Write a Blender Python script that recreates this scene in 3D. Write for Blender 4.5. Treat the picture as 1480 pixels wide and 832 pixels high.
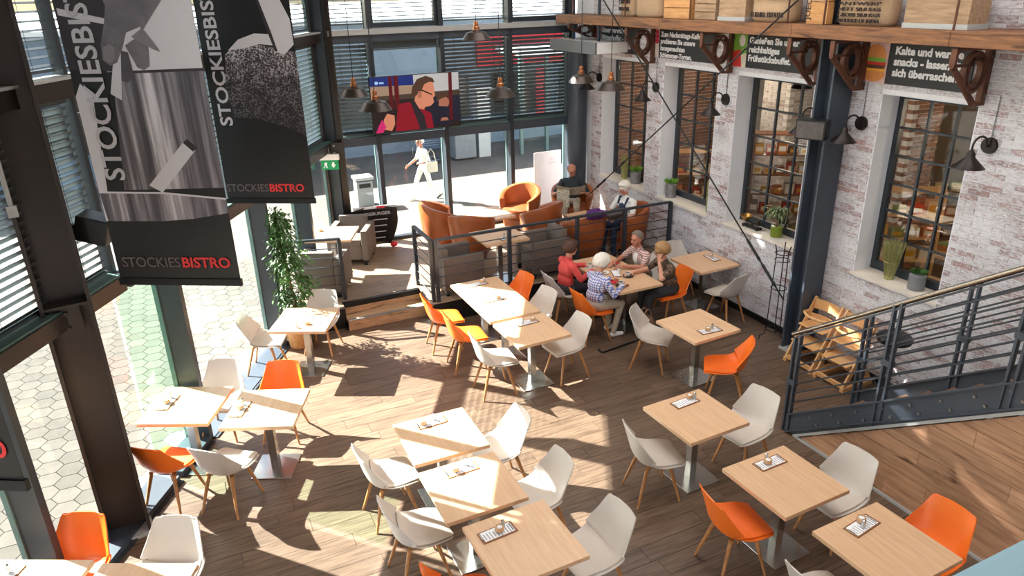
import bpy, bmesh, math, random
import numpy as np
from mathutils import Vector, Matrix

random.seed(7)
for _o in list(bpy.data.objects):
    bpy.data.objects.remove(_o)
SC = bpy.context.scene
COL = SC.collection
PI = math.pi
R = math.radians

# ------------------------------------------------------------------ camera, sky, sun, exposure
cam_d = bpy.data.cameras.new('camera')
cam = bpy.data.objects.new('camera', cam_d)
COL.objects.link(cam)
cam_d.sensor_width = 36.0
cam_d.lens = 1046.28 / 1480 * 36.0
cam_d.clip_start = 0.05
cam_d.clip_end = 500
cam.matrix_world = Matrix(((0.90317619, 0.18216604, -0.38870079, 0.0),
                           (-0.42871053, 0.3365578, -0.83841286, 0.0),
                           (-0.02191007, 0.92387465, 0.38206749, 4.8),
                           (0, 0, 0, 1)))
SC.camera = cam

SUN_DIR = Vector((0.664 * 0.788, -0.748 * 0.788, -0.616)).normalized()   # elevation 38 degrees, from the far left
world = bpy.data.worlds.new('sky')
SC.world = world
world.use_nodes = True
_n = world.node_tree.nodes
_l = world.node_tree.links
_sky = _n.new('ShaderNodeTexSky')
_sky.sky_type = 'NISHITA'
_sky.sun_disc = False
_sky.sun_elevation = R(38)
_sky.sun_rotation = math.atan2(-SUN_DIR.x, -SUN_DIR.y)
_sky.air_density = 1.0
_sky.dust_density = 2.5
_n['Background'].inputs[1].default_value = 0.38
_l.new(_sky.outputs[0], _n['Background'].inputs[0])

sun_d = bpy.data.lights.new('sun', 'SUN')
sun_d.energy = 39.0
sun_d.angle = R(0.6)
sun_d.color = (1.0, 0.965, 0.91)
sun = bpy.data.objects.new('sun', sun_d)
COL.objects.link(sun)
sun.rotation_euler = SUN_DIR.to_track_quat('-Z', 'Y').to_euler()
sun.location = (-10, 25, 20)

# unseen area lights added above the frame as fill for the hall
def fill_area(loc, sx, sy, power, col=(1.0, 0.985, 0.97)):
    d = bpy.data.lights.new('fill_light', 'AREA')
    d.shape = 'RECTANGLE'
    d.size, d.size_y = sx, sy
    d.energy = power
    d.color = col
    o = bpy.data.objects.new('fill_light', d)
    COL.objects.link(o)
    o.location = loc
    return o
fill_area((4.6, 3.2, 6.9), 3.0, 3.0, 140)
fill_area((4.6, 8.2, 6.9), 3.0, 3.0, 140)

vs = SC.view_settings
vs.view_transform = 'Standard'
vs.look = 'None'
vs.gamma = 1.0
vs.use_curve_mapping = False
vs.exposure = 0.3

# ------------------------------------------------------------------ materials
def srgb(r, g, b):
    f = lambda c: ((c / 255 + 0.055) / 1.055) ** 2.4 if c / 255 > 0.04045 else c / 255 / 12.92
    return (f(r), f(g), f(b))

MATS = {}
def _pr(name):
    m = bpy.data.materials.new(name)
    m.use_nodes = True
    nt = m.node_tree
    return m, nt, nt.nodes['Principled BSDF']

def _scl(c, k):
    return (min(c[0] * k, 1), min(c[1] * k, 1), min(c[2] * k, 1), 1)

def _coord(nt, kind, scale, rot=(0, 0, 0)):
    if kind == 'POS':
        g = nt.nodes.new('ShaderNodeNewGeometry'); out = g.outputs['Position']
    else:
        g = nt.nodes.new('ShaderNodeTexCoord'); out = g.outputs['Object']
    mp = nt.nodes.new('ShaderNodeMapping')
    mp.inputs['Scale'].default_value = scale
    mp.inputs['Rotation'].default_value = rot
    nt.links.new(out, mp.inputs['Vector'])
    return mp.outputs['Vector']

def _noise(nt, vec, scale, detail=4, rough=0.55, dist=0.0):
    n = nt.nodes.new('ShaderNodeTexNoise')
    n.inputs['Scale'].default_value = scale
    n.inputs['Detail'].default_value = detail
    n.inputs['Roughness'].default_value = rough
    n.inputs['Distortion'].default_value = dist
    nt.links.new(vec, n.inputs['Vector'])
    return n.outputs['Fac']

def _ramp(nt, fac, stops):
    r = nt.nodes.new('ShaderNodeValToRGB')
    e = r.color_ramp.elements
    while len(e) < len(stops):
        e.new(0.5)
    for k, (p, c) in enumerate(stops):
        e[k].position = p
        e[k].color = c if len(c) == 4 else (*c, 1)
    nt.links.new(fac, r.inputs['Fac'])
    return r.outputs['Color']

def _rnd(nt):
    """one random number for each piece, alone or joined"""
    g = nt.nodes.new('ShaderNodeNewGeometry')
    o = nt.nodes.new('ShaderNodeObjectInfo')
    a = nt.nodes.new('ShaderNodeMath'); a.operation = 'ADD'
    nt.links.new(g.outputs['Random Per Island'], a.inputs[0])
    nt.links.new(o.outputs['Random'], a.inputs[1])
    f = nt.nodes.new('ShaderNodeMath'); f.operation = 'FRACT'
    nt.links.new(a.outputs[0], f.inputs[0])
    return f.outputs[0]

def _mul(nt, a, b):
    m = nt.nodes.new('ShaderNodeMix'); m.data_type = 'RGBA'; m.blend_type = 'MULTIPLY'
    m.inputs['Factor'].default_value = 1
    nt.links.new(a, m.inputs['A']); nt.links.new(b, m.inputs['B'])
    return m.outputs['Result']

def _mix(nt, fac, a, b):
    m = nt.nodes.new('ShaderNodeMix'); m.data_type = 'RGBA'
    nt.links.new(fac, m.inputs['Factor'])
    for s, v in (('A', a), ('B', b)):
        if isinstance(v, tuple): m.inputs[s].default_value = v if len(v) == 4 else (*v, 1)
        else: nt.links.new(v, m.inputs[s])
    return m.outputs['Result']

def _bump(nt, fac, bsdf, strength, dist=0.01):
    b = nt.nodes.new('ShaderNodeBump')
    b.inputs['Strength'].default_value = strength
    b.inputs['Distance'].default_value = dist
    nt.links.new(fac, b.inputs['Height'])
    nt.links.new(b.outputs['Normal'], bsdf.inputs['Normal'])

def mat(name, col, rough=0.5, metal=0.0, var=0.08, scale=6.0, stretch=(1, 1, 1), coord='OBJ', bump=0.0, piece=0.0, spec=0.5, coat=0.0):
    m, nt, p = _pr(name)
    vec = _coord(nt, coord, stretch)
    fac = _noise(nt, vec, scale)
    c = _ramp(nt, fac, [(0.3, _scl(col, 1 - var)), (0.7, _scl(col, 1 + var))])
    if piece:
        c = _mul(nt, c, _ramp(nt, _rnd(nt), [(0, (1 - piece,) * 3), (1, (1 + piece * 0.4,) * 3)]))
    nt.links.new(c, p.inputs['Base Color'])
    p.inputs['Roughness'].default_value = rough
    p.inputs['Metallic'].default_value = metal
    p.inputs['Specular IOR Level'].default_value = spec
    p.inputs['Coat Weight'].default_value = coat
    if bump:
        _bump(nt, fac, p, bump)
    MATS[name] = m
    return m

def wood(name, dark, light, rough=0.45, stretch=(1, 14, 14), scale=2.5, coord='OBJ', piece=0.0, rot=(0, 0, 0), knots=False, bump=0.15):
    m, nt, p = _pr(name)
    vec = _coord(nt, coord, stretch, rot)
    if piece:
        # shift the grain from piece to piece
        r = _rnd(nt)
        mm = nt.nodes.new('ShaderNodeMath'); mm.operation = 'MULTIPLY'; mm.inputs[1].default_value = 37
        nt.links.new(r, mm.inputs[0])
        va = nt.nodes.new('ShaderNodeVectorMath'); va.operation = 'ADD'
        nt.links.new(vec, va.inputs[0]); nt.links.new(mm.outputs[0], va.inputs[1])
        vec = va.outputs[0]
    f1 = _noise(nt, vec, scale, 7, 0.62, 0.4)
    c = _ramp(nt, f1, [(0.28, dark), (0.72, light)])
    if knots:
        v2 = _coord(nt, coord, tuple(s * (0.45 if s < 5 else 0.28) for s in stretch), rot)
        f2 = _noise(nt, v2, scale * 1.3, 3, 0.5, 1.2)
        c = _mul(nt, c, _ramp(nt, f2, [(0.30, (0.35, 0.27, 0.22)), (0.40, (1, 1, 1))]))
    if piece:
        c = _mul(nt, c, _ramp(nt, r, [(0, (1 - piece,) * 3), (1, (1 + piece * 0.5,) * 3)]))
    nt.links.new(c, p.inputs['Base Color'])
    p.inputs['Roughness'].default_value = rough
    _bump(nt, f1, p, bump, 0.004)
    MATS[name] = m
    return m

def emit(name, col, strength):
    m, nt, p = _pr(name)
    p.inputs['Base Color'].default_value = (*col, 1)
    p.inputs['Emission Color'].default_value = (*col, 1)
    p.inputs['Emission Strength'].default_value = strength
    p.inputs['Roughness'].default_value = 0.3
    MATS[name] = m
    return m

def glass(name, tint=(0.94, 0.98, 0.97), refl=0.9):
    m = bpy.data.materials.new(name)
    m.use_nodes = True
    nt = m.node_tree
    nt.nodes.remove(nt.nodes['Principled BSDF'])
    t = nt.nodes.new('ShaderNodeBsdfTransparent'); t.inputs[0].default_value = (*tint, 1)
    g = nt.nodes.new('ShaderNodeBsdfGlossy'); g.inputs['Roughness'].default_value = 0.02
    g.inputs[0].default_value = (refl, refl, refl, 1)
    f = nt.nodes.new('ShaderNodeFresnel')
    gb = nt.nodes.new('ShaderNodeNewGeometry')          # the same reflection on both faces of a pane
    io = nt.nodes.new('ShaderNodeMapRange')
    io.inputs['To Min'].default_value = 1.4; io.inputs['To Max'].default_value = 1 / 1.4
    nt.links.new(gb.outputs['Backfacing'], io.inputs['Value']); nt.links.new(io.outputs[0], f.inputs[0])
    x = nt.nodes.new('ShaderNodeMixShader')
    nt.links.new(f.outputs[0], x.inputs[0])
    nt.links.new(t.outputs[0], x.inputs[1]); nt.links.new(g.outputs[0], x.inputs[2])
    nt.links.new(x.outputs[0], nt.nodes['Material Output'].inputs[0])
    MATS[name] = m
    return m

def brick_mat(name):
    m, nt, p = _pr(name)
    vec = _coord(nt, 'POS', (1, 0.8, 2.6))
    f = _noise(nt, vec, 24, 7, 0.75)
    r = _rnd(nt)
    # how much whitewash each brick has lost
    a = nt.nodes.new('ShaderNodeMath'); a.operation = 'POWER'; a.inputs[1].default_value = 3.0
    nt.links.new(r, a.inputs[0])
    b = nt.nodes.new('ShaderNodeMath'); b.operation = 'MULTIPLY_ADD'; b.inputs[1].default_value = 0.16; b.inputs[2].default_value = -0.03
    nt.links.new(a.outputs[0], b.inputs[0])
    big = _noise(nt, vec, 1.3, 3)
    b2 = nt.nodes.new('ShaderNodeMath'); b2.operation = 'MULTIPLY_ADD'; b2.inputs[1].default_value = 0.26; b2.inputs[2].default_value = -0.13
    nt.links.new(big, b2.inputs[0])
    s = nt.nodes.new('ShaderNodeMath'); s.operation = 'ADD'
    nt.links.new(f, s.inputs[0]); nt.links.new(b.outputs[0], s.inputs[1])
    s2 = nt.nodes.new('ShaderNodeMath'); s2.operation = 'ADD'
    nt.links.new(s.outputs[0], s2.inputs[0]); nt.links.new(b2.outputs[0], s2.inputs[1])
    f2 = _noise(nt, vec, 5, 3)
    red = _ramp(nt, f2, [(0.35, srgb(140, 122, 122)), (0.65, srgb(168, 134, 130))])
    wht = (*srgb(217, 216, 220), 1)
    pk = (*srgb(196, 191, 195), 1)
    msk0 = _ramp(nt, s2.outputs[0], [(0.40, (0, 0, 0)), (0.52, (1, 1, 1))])
    msk = _ramp(nt, s2.outputs[0], [(0.54, (0, 0, 0)), (0.63, (1, 1, 1))])
    nt.links.new(_mix(nt, msk, _mix(nt, msk0, wht, pk), red), p.inputs['Base Color'])
    p.inputs['Roughness'].default_value = 0.8
    _bump(nt, s2.outputs[0], p, 0.4, 0.004)
    MATS[name] = m

def plaid(name, cols, scale):
    """woven check: two directions of stripes"""
    m, nt, p = _pr(name)
    out = None
    for k in range(2):
        vec = _coord(nt, 'OBJ', (1, 1, 1))
        w = nt.nodes.new('ShaderNodeTexWave')
        w.wave_type = 'BANDS'; w.bands_direction = 'YZ'[k]
        w.inputs['Scale'].default_value = scale
        w.inputs['Distortion'].default_value = 0.5
        nt.links.new(vec, w.inputs['Vector'])
        c = _ramp(nt, w.outputs['Fac'], [(0.25, cols[k * 2]), (0.4, cols[k * 2 + 1])])
        out = c if out is None else _mul(nt, out, c)
    nt.links.new(out, p.inputs['Base Color'])
    p.inputs['Roughness'].default_value = 0.85
    MATS[name] = m

def floral(name, base, c1, c2, scale=22):
    m, nt, p = _pr(name)
    vec = _coord(nt, 'OBJ', (1, 1, 1))
    f = _noise(nt, vec, scale, 3, 0.5, 0.8)
    nt.links.new(_ramp(nt, f, [(0.40, base), (0.50, c1), (0.60, base), (0.66, c2)]), p.inputs['Base Color'])
    p.inputs['Roughness'].default_value = 0.85
    MATS[name] = m

# structure
wood('floor_wood', srgb(70, 54, 43), srgb(125, 102, 84), 0.42, (1.2, 16, 16), 2.2, 'POS', piece=0.16, bump=0.1)
wood('platform_wood', srgb(112, 92, 74), srgb(160, 136, 112), 0.5, (1.2, 16, 16), 2.2, 'POS', piece=0.18)
wood('step_wood', srgb(150, 112, 82), srgb(205, 168, 130), 0.5, (2, 20, 20), 2.0, 'POS', piece=0.1, knots=True)
wood('stair_plank', srgb(150, 108, 80), srgb(206, 162, 128), 0.55, (14, 1.2, 14), 1.8, 'POS', piece=0.18, knots=True, bump=0.3)
wood('tread_wood', srgb(96, 70, 50), srgb(140, 106, 80), 0.5, (1.5, 16, 16), 2.0, 'POS', piece=0.1)
brick_mat('brick')
mat('mortar', srgb(230, 229, 232), 0.9, var=0.06, scale=20, coord='POS')
mat('plaster', srgb(220, 222, 228), 0.85, var=0.02, coord='POS')
mat('ceiling_paint', srgb(226, 222, 216), 0.9, var=0.02, coord='POS')
mat('sill_stone', srgb(222, 212, 200), 0.5, var=0.05, scale=10, coord='POS')
mat('steel_dark', srgb(64, 72, 83), 0.42, 0.1, var=0.12, scale=3, coord='POS')
mat('steel_brown', srgb(52, 45, 42), 0.36, 0.2, var=0.18, scale=2, coord='POS')
mat('frame_dark', srgb(52, 58, 65), 0.42, 0.2, var=0.08, coord='POS')
mat('frame_green', srgb(92, 116, 112), 0.4, 0.2, var=0.05, coord='POS')
mat('transom_light', srgb(176, 178, 178), 0.5, 0.1, var=0.05, coord='POS')
mat('slat', srgb(88, 98, 102), 0.4, 0.35, var=0.08, coord='POS')
mat('tread_edge', srgb(150, 152, 152), 0.35, 0.7, var=0.05)
mat('paver', srgb(88, 82, 75), 0.9, var=0.14, scale=7, coord='POS', piece=0.28)
mat('paver_far', srgb(186, 176, 164), 0.9, var=0.12, scale=3, coord='POS', piece=0.2)
mat('joint_soil', srgb(84, 78, 68), 0.95, var=0.2, scale=12, coord='POS')
mat('asphalt', srgb(96, 90, 83), 0.95, var=0.14, scale=1.2, coord='POS')
mat('facade_blue', srgb(118, 132, 146), 0.7, var=0.06, scale=1, coord='POS')
mat('facade_white', srgb(225, 225, 224), 0.8, var=0.04, coord='POS')
mat('roof_gravel', srgb(236, 234, 228), 0.95, var=0.06, scale=3, coord='POS')
mat('sign_red', srgb(200, 30, 45), 0.5, var=0.05)
glass('glass_clear')
glass('glass_green', (0.76, 0.90, 0.83))
glass('glass_grey', (0.80, 0.83, 0.82))
glass('glass_dim', (0.86, 0.88, 0.88), 1.0)
# furniture
wood('table_wood', srgb(208, 166, 128), srgb(228, 190, 153), 0.38, (16, 1.1, 16), 2.0, bump=0.05, piece=0.06)
mat('chair_cream', srgb(205, 197, 189), 0.42, var=0.02)
mat('cushion_cream', srgb(200, 189, 178), 0.5, var=0.03)
mat('chair_orange', srgb(240, 116, 34), 0.38, var=0.03)
mat('cushion_orange', srgb(234, 106, 28), 0.48, var=0.04)
wood('leg_wood', srgb(150, 98, 52), srgb(200, 146, 92), 0.45, (14, 14, 1.5), 3.0)
mat('steel_brushed', srgb(186, 186, 184), 0.26, 1.0, var=0.05, scale=3, stretch=(1, 1, 30))
mat('leather', srgb(156, 84, 44), 0.36, var=0.14, scale=5, bump=0.05)
mat('leather_seat', srgb(146, 78, 42), 0.4, var=0.12, scale=6)
mat('sofa_grey', srgb(106, 94, 86), 0.75, var=0.08, scale=9)
mat('black_metal', srgb(24, 25, 28), 0.4, 0.4, var=0.1)
mat('black_plastic', srgb(20, 20, 22), 0.35, var=0.05)
mat('dark_gloss', srgb(14, 14, 16), 0.15, var=0.02)
mat('rail_steel', srgb(56, 62, 70), 0.38, 0.3, var=0.1, coord='POS')
mat('handrail_steel', srgb(150, 138, 124), 0.22, 0.9, var=0.05, coord='POS')
mat('bolt', srgb(150, 150, 150), 0.3, 0.9, var=0.05)
mat('rust', srgb(98, 62, 46), 0.6, 0.25, var=0.3, scale=14)
wood('beam_wood', srgb(82, 56, 40), srgb(158, 106, 66), 0.6, (14, 1.2, 14), 2.0, 'POS', knots=True, bump=0.3)
wood('crate_wood', srgb(190, 130, 72), srgb(226, 174, 114), 0.6, (10, 1.2, 10), 3.0, piece=0.15)
wood('crate_grey', srgb(140, 110, 84), srgb(190, 160, 128), 0.7, (10, 1.2, 10), 3.0, piece=0.15)
mat('burlap', srgb(178, 150, 120), 0.95, var=0.1, scale=60, bump=0.3)
mat('ink', srgb(62, 52, 50), 0.9, var=0.1)
mat('lamp_brown', srgb(50, 40, 35), 0.38, 0.6, var=0.15)
mat('lamp_inside', srgb(214, 204, 190), 0.5, var=0.02)
mat('copper', srgb(158, 102, 66), 0.3, 0.9, var=0.08)
mat('lamp_black', srgb(40, 32, 30), 0.45, 0.4, var=0.1)
mat('white_paint', srgb(236, 236, 234), 0.5, var=0.02)
mat('grey_paint', srgb(120, 124, 128), 0.5, var=0.03)
wood('board_wood', srgb(104, 64, 38), srgb(160, 106, 66), 0.5, (1, 12, 12), 6.0)
mat('paper', srgb(236, 236, 238), 0.8, var=0.02)
mat('print_ink', srgb(112, 112, 130), 0.8, var=0.05)
wood('jar_wood', srgb(176, 134, 96), srgb(214, 176, 134), 0.5, (8, 8, 8), 4.0)
mat('chrome', srgb(205, 205, 205), 0.15, 1.0, var=0.03)
mat('shaker_glass', srgb(190, 196, 196), 0.15, 0.3, var=0.05)
mat('china', srgb(240, 238, 234), 0.2, var=0.01)
mat('coffee', srgb(70, 42, 26), 0.3, var=0.05)
mat('red_napkin', srgb(206, 44, 50), 0.8, var=0.06)
mat('saucer_dark', srgb(52, 46, 44), 0.3, var=0.05)
wood('high_chair_wood', srgb(196, 142, 88), srgb(232, 186, 132), 0.45, (2, 12, 12), 4.0)
mat('leaf', srgb(72, 112, 50), 0.4, var=0.45, scale=4, coord='POS', piece=0.45)
mat('leaf_pale', srgb(128, 148, 104), 0.45, var=0.25, scale=4, coord='POS', piece=0.4)
mat('leaf_bright', srgb(116, 170, 54), 0.5, var=0.25, scale=30, piece=0.3)
mat('grass_dry', srgb(158, 156, 98), 0.7, var=0.25, scale=30, piece=0.3)
mat('bark', srgb(110, 88, 66), 0.9, var=0.2, scale=20)
mat('soil', srgb(60, 44, 34), 0.95, var=0.2, scale=30)
mat('zinc', srgb(142, 142, 144), 0.4, 0.6, var=0.12, scale=10)
mat('pot_grey', srgb(122, 122, 126), 0.6, var=0.08)
mat('pot_green', srgb(112, 130, 34), 0.35, var=0.1)
mat('brass', srgb(160, 122, 64), 0.35, 0.9, var=0.15)
mat('bag_brown', srgb(140, 104, 80), 0.6, var=0.12)
mat('sky_blue_rail', srgb(140, 186, 208), 0.45, var=0.02)
mat('exit_green', srgb(20, 150, 90), 0.4, var=0.02)
mat('black_print', srgb(15, 12, 14), 0.45, var=0.2)
mat('sign_black', srgb(34, 33, 36), 0.5, var=0.03)
mat('letter_white', srgb(238, 238, 240), 0.6, var=0.01)
mat('letter_grey', srgb(196, 196, 204), 0.6, var=0.01)
mat('letter_dim', srgb(92, 84, 86), 0.6, var=0.02)
mat('letter_red', srgb(206, 44, 44), 0.6, var=0.02)
mat('purple_cloth', srgb(84, 40, 110), 0.85, var=0.25, scale=12)
mat('grey_cloth', srgb(90, 84, 82), 0.85, var=0.2, scale=14)
mat('teal_plastic', srgb(40, 150, 170), 0.4, var=0.05)
mat('grey_plastic', srgb(150, 152, 152), 0.5, var=0.05)
# people
mat('skin', srgb(208, 152, 126), 0.55, var=0.05)
mat('skin_tan', srgb(186, 124, 98), 0.55, var=0.06)
mat('lip', srgb(170, 92, 86), 0.5, var=0.03)
mat('hair_white', srgb(226, 220, 210), 0.7, var=0.1, scale=40, stretch=(1, 1, 0.3))
mat('hair_brown', srgb(72, 42, 28), 0.6, var=0.2, scale=40, stretch=(1, 1, 0.3))
mat('hair_grey', srgb(120, 106, 96), 0.65, var=0.2, scale=40, stretch=(1, 1, 0.3))
mat('hair_blond', srgb(168, 128, 84), 0.6, var=0.2, scale=40, stretch=(1, 1, 0.3))
mat('eye_dark', srgb(40, 30, 26), 0.2, var=0.02)
mat('red_jacket', srgb(214, 76, 72), 0.8, var=0.06, scale=14)
plaid('plaid_shirt', [srgb(120, 150, 205), srgb(236, 236, 240), srgb(150, 160, 215), srgb(250, 238, 236)], 9)
plaid('pink_check', [srgb(206, 150, 140), srgb(236, 216, 208), srgb(158, 160, 168), srgb(250, 240, 236)], 11)
floral('dark_floral', srgb(44, 36, 34), srgb(116, 92, 72), srgb(160, 120, 96))
mat('white_shirt', srgb(236, 234, 230), 0.8, var=0.03)
mat('navy_shirt', srgb(40, 50, 54), 0.8, var=0.12, scale=8)
mat('navy_apron', srgb(36, 52, 78), 0.8, var=0.08)
mat('beige_trousers', srgb(168, 156, 140), 0.85, var=0.06)
mat('grey_trousers', srgb(120, 116, 112), 0.85, var=0.06)
mat('dark_trousers', srgb(50, 50, 56), 0.85, var=0.06)
mat('white_cloth', srgb(244, 242, 236), 0.8, var=0.02)
mat('shoe_white', srgb(230, 230, 228), 0.6, var=0.03)
mat('shoe_dark', srgb(50, 42, 38), 0.5, var=0.05)
mat('newsprint', srgb(214, 206, 186), 0.9, var=0.05)
floral('news_page', srgb(222, 214, 194), srgb(120, 112, 104), srgb(190, 150, 96), 34)

# ------------------------------------------------------------------ mesh helpers
class MB:
    """collects polygons; build() links them as ONE mesh object"""
    def __init__(s):
        s.v, s.f, s.mi, s.cur = [], [], [], 0

    def add(s, vs, fs):
        b = len(s.v)
        s.v.extend(tuple(p) for p in vs)
        for f in fs:
            s.f.append(tuple(b + i for i in f)); s.mi.append(s.cur)
        return s

    def box(s, c, d, rot=None):
        x, y, z = d[0] / 2, d[1] / 2, d[2] / 2
        vs = [Vector(p) for p in ((-x, -y, -z), (x, -y, -z), (x, y, -z), (-x, y, -z), (-x, -y, z), (x, -y, z), (x, y, z), (-x, y, z))]
        if rot is not None:
            vs = [rot @ p for p in vs]
        c = Vector(c)
        return s.add([p + c for p in vs], ((0, 3, 2, 1), (4, 5, 6, 7), (0, 1, 5, 4), (1, 2, 6, 5), (2, 3, 7, 6), (3, 0, 4, 7)))

    def bb(s, x0, x1, y0, y1, z0, z1):
        return s.box(((x0 + x1) / 2, (y0 + y1) / 2, (z0 + z1) / 2), (x1 - x0, y1 - y0, z1 - z0))

    def cbox(s, c, d, ch, rot=None):
        """box with chamfered edges"""
        bm = bmesh.new()
        bmesh.ops.create_cube(bm, size=1)
        bmesh.ops.scale(bm, vec=d, verts=bm.verts)
        bmesh.ops.bevel(bm, geom=bm.edges[:], offset=ch, segments=2, profile=0.5, affect='EDGES')
        bm.verts.index_update()
        M3 = rot if rot is not None else Matrix.Identity(3)
        c = Vector(c)
        s.add([M3 @ v.co + c for v in bm.verts], [[v.index for v in f.verts] for f in bm.faces])
        bm.free()
        return s

    def bar(s, p0, p1, w, h, up=(0, 0, 1)):
        """box section from p0 to p1"""
        p0, p1 = Vector(p0), Vector(p1)
        d = (p1 - p0)
        L = d.length
        d.normalize()
        up = Vector(up)
        if abs(d.dot(up)) > 0.98:
            up = Vector((1, 0, 0))
        sd = d.cross(up).normalized()
        u = sd.cross(d).normalized()
        rot = Matrix((d, sd, u)).transposed()
        return s.box((p0 + p1) / 2, (L, w, h), rot)

    def cyl(s, p0, p1, r0, r1=None, n=12, cap=True):
        r1 = r0 if r1 is None else r1
        p0, p1 = Vector(p0), Vector(p1)
        d = (p1 - p0).normalized()
        a = Vector((1, 0, 0)) if abs(d.x) < 0.9 else Vector((0, 1, 0))
        u = d.cross(a).normalized(); w = d.cross(u)
        vs = []
        for p, r in ((p0, r0), (p1, r1)):
            for k in range(n):
                t = 2 * PI * k / n
                vs.append(p + (u * math.cos(t) + w * math.sin(t)) * r)
        fs = [(k, (k + 1) % n, n + (k + 1) % n, n + k) for k in range(n)]
        if cap:
            fs += [tuple(range(n))[::-1], tuple(range(n, 2 * n))]
        return s.add(vs, fs)

    def tube(s, pts, r, n=8, closed=False):
        pts = [Vector(p) for p in pts]
        m = len(pts)
        rings = []
        prev = None
        for i, p in enumerate(pts):
            if closed:
                d = (pts[(i + 1) % m] - pts[i - 1]).normalized()
            else:
                d = (pts[min(i + 1, m - 1)] - pts[max(i - 1, 0)]).normalized()
            if prev is None:
                a = Vector((0, 0, 1)) if abs(d.z) < 0.9 else Vector((1, 0, 0))
                u = d.cross(a).normalized()
            else:
                u = (prev - d * prev.dot(d)).normalized()
            prev = u
            w = d.cross(u)
            rr = r[i] if isinstance(r, (list, tuple)) else r
            rings.append([p + (u * math.cos(2 * PI * k / n) + w * math.sin(2 * PI * k / n)) * rr for k in range(n)])
        return s.loft(rings, closed_u=True, closed_v=closed, cap=not closed)

    def loft(s, rings, closed_u=True, closed_v=False, cap=True):
        n = len(rings[0]); m = len(rings)
        vs = [p for r in rings for p in r]
        fs = []
        for i in range(m if closed_v else m - 1):
            j = (i + 1) % m
            for k in range(n if closed_u else n - 1):
                l = (k + 1) % n
                fs.append((i * n + k, i * n + l, j * n + l, j * n + k))
        if cap and not closed_v and closed_u:
            fs += [tuple(range(n))[::-1], tuple(range((m - 1) * n, m * n))]
        return s.add(vs, fs)

    def lathe(s, prof, n=20, c=(0, 0, 0), cap=True):
        c = Vector(c)
        rings = [[c + Vector((r * math.cos(2 * PI * k / n), r * math.sin(2 * PI * k / n), z)) for k in range(n)] for r, z in prof]
        return s.loft(rings, cap=cap)

    def ball(s, c, r, nu=14, nv=9, rot=None, fn=None):
        if not isinstance(r, (tuple, list)):
            r = (r, r, r)
        c = Vector(c)
        vs = []
        def put(d):
            k = fn(d) if fn else 1.0
            p = Vector((d.x * r[0] * k, d.y * r[1] * k, d.z * r[2] * k))
            vs.append((rot @ p if rot is not None else p) + c)
        put(Vector((0, 0, -1)))
        for j in range(1, nv):
            ph = -PI / 2 + PI * j / nv
            for i in range(nu):
                th = 2 * PI * i / nu
                put(Vector((math.cos(ph) * math.cos(th), math.cos(ph) * math.sin(th), math.sin(ph))))
        put(Vector((0, 0, 1)))
        fs = [(0, 1 + (i + 1) % nu, 1 + i) for i in range(nu)]
        for j in range(nv - 2):
            for i in range(nu):
                a = 1 + j * nu + i; b = 1 + j * nu + (i + 1) % nu
                fs.append((a, b, b + nu, a + nu))
        top = len(vs) - 1
        fs += [(top, 1 + (nv - 2) * nu + i, 1 + (nv - 2) * nu + (i + 1) % nu) for i in range(nu)]
        return s.add(vs, fs)

    def prism(s, pts, o, ex, ey, ez, t):
        """polygon (2D points) in the frame o, ex, ey, extruded by t along ez"""
        o, ex, ey, ez = Vector(o), Vector(ex), Vector(ey), Vector(ez)
        n = len(pts)
        lo = [o + ex * a + ey * b for a, b in pts]
        hi = [p + ez * t for p in lo]
        return s.add(lo + hi, [tuple(range(n))[::-1], tuple(range(n, 2 * n))] + [(k, (k + 1) % n, n + (k + 1) % n, n + k) for k in range(n)])

    def mesh(s, name, smooth=False, fix=True):
        me = bpy.data.meshes.new(name)
        me.from_pydata([tuple(p) for p in s.v], [], s.f)
        me.polygons.foreach_set('material_index', s.mi)
        if fix:
            bm = bmesh.new(); bm.from_mesh(me)
            bmesh.ops.recalc_face_normals(bm, faces=bm.faces)
            bm.to_mesh(me); bm.free()
        if smooth:
            me.polygons.foreach_set('use_smooth', [True] * len(me.polygons))
            if smooth == 'auto':
                me.set_sharp_from_angle(angle=R(40))
        me.update()
        return me

    def build(s, name, m, parent=None, smooth=False, loc=(0, 0, 0), rz=0.0):
        me = s.mesh(name, smooth)
        return link(name, me, m, parent, loc, rz)

def link(name, me, m, parent=None, loc=(0, 0, 0), rz=0.0):
    o = bpy.data.objects.new(name, me)
    COL.objects.link(o)
    for k in (m if isinstance(m, (list, tuple)) else [m]):
        if len(me.materials) < (len(m) if isinstance(m, (list, tuple)) else 1):
            me.materials.append(MATS[k])
    o.parent = parent
    o.location = loc
    o.rotation_euler = (0, 0, rz)
    return o

def tag(o, label=None, cat=None, group=None, kind=None):
    if label: o['label'] = label
    if cat: o['category'] = cat
    if group: o['group'] = group
    if kind: o['kind'] = kind
    return o

def thing(name, label, cat, loc=(0, 0, 0), rz=0.0, group=None):
    o = bpy.data.objects.new(name, None)
    COL.objects.link(o)
    o.empty_display_size = 0.1
    o.location = loc
    o.rotation_euler = (0, 0, rz)
    return tag(o, label, cat, group)

def struct(name, kindtext=None):
    o = bpy.data.objects.new(name, None)
    COL.objects.link(o)
    o['kind'] = 'structure'
    if kindtext: o['label'] = kindtext
    return o

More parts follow.
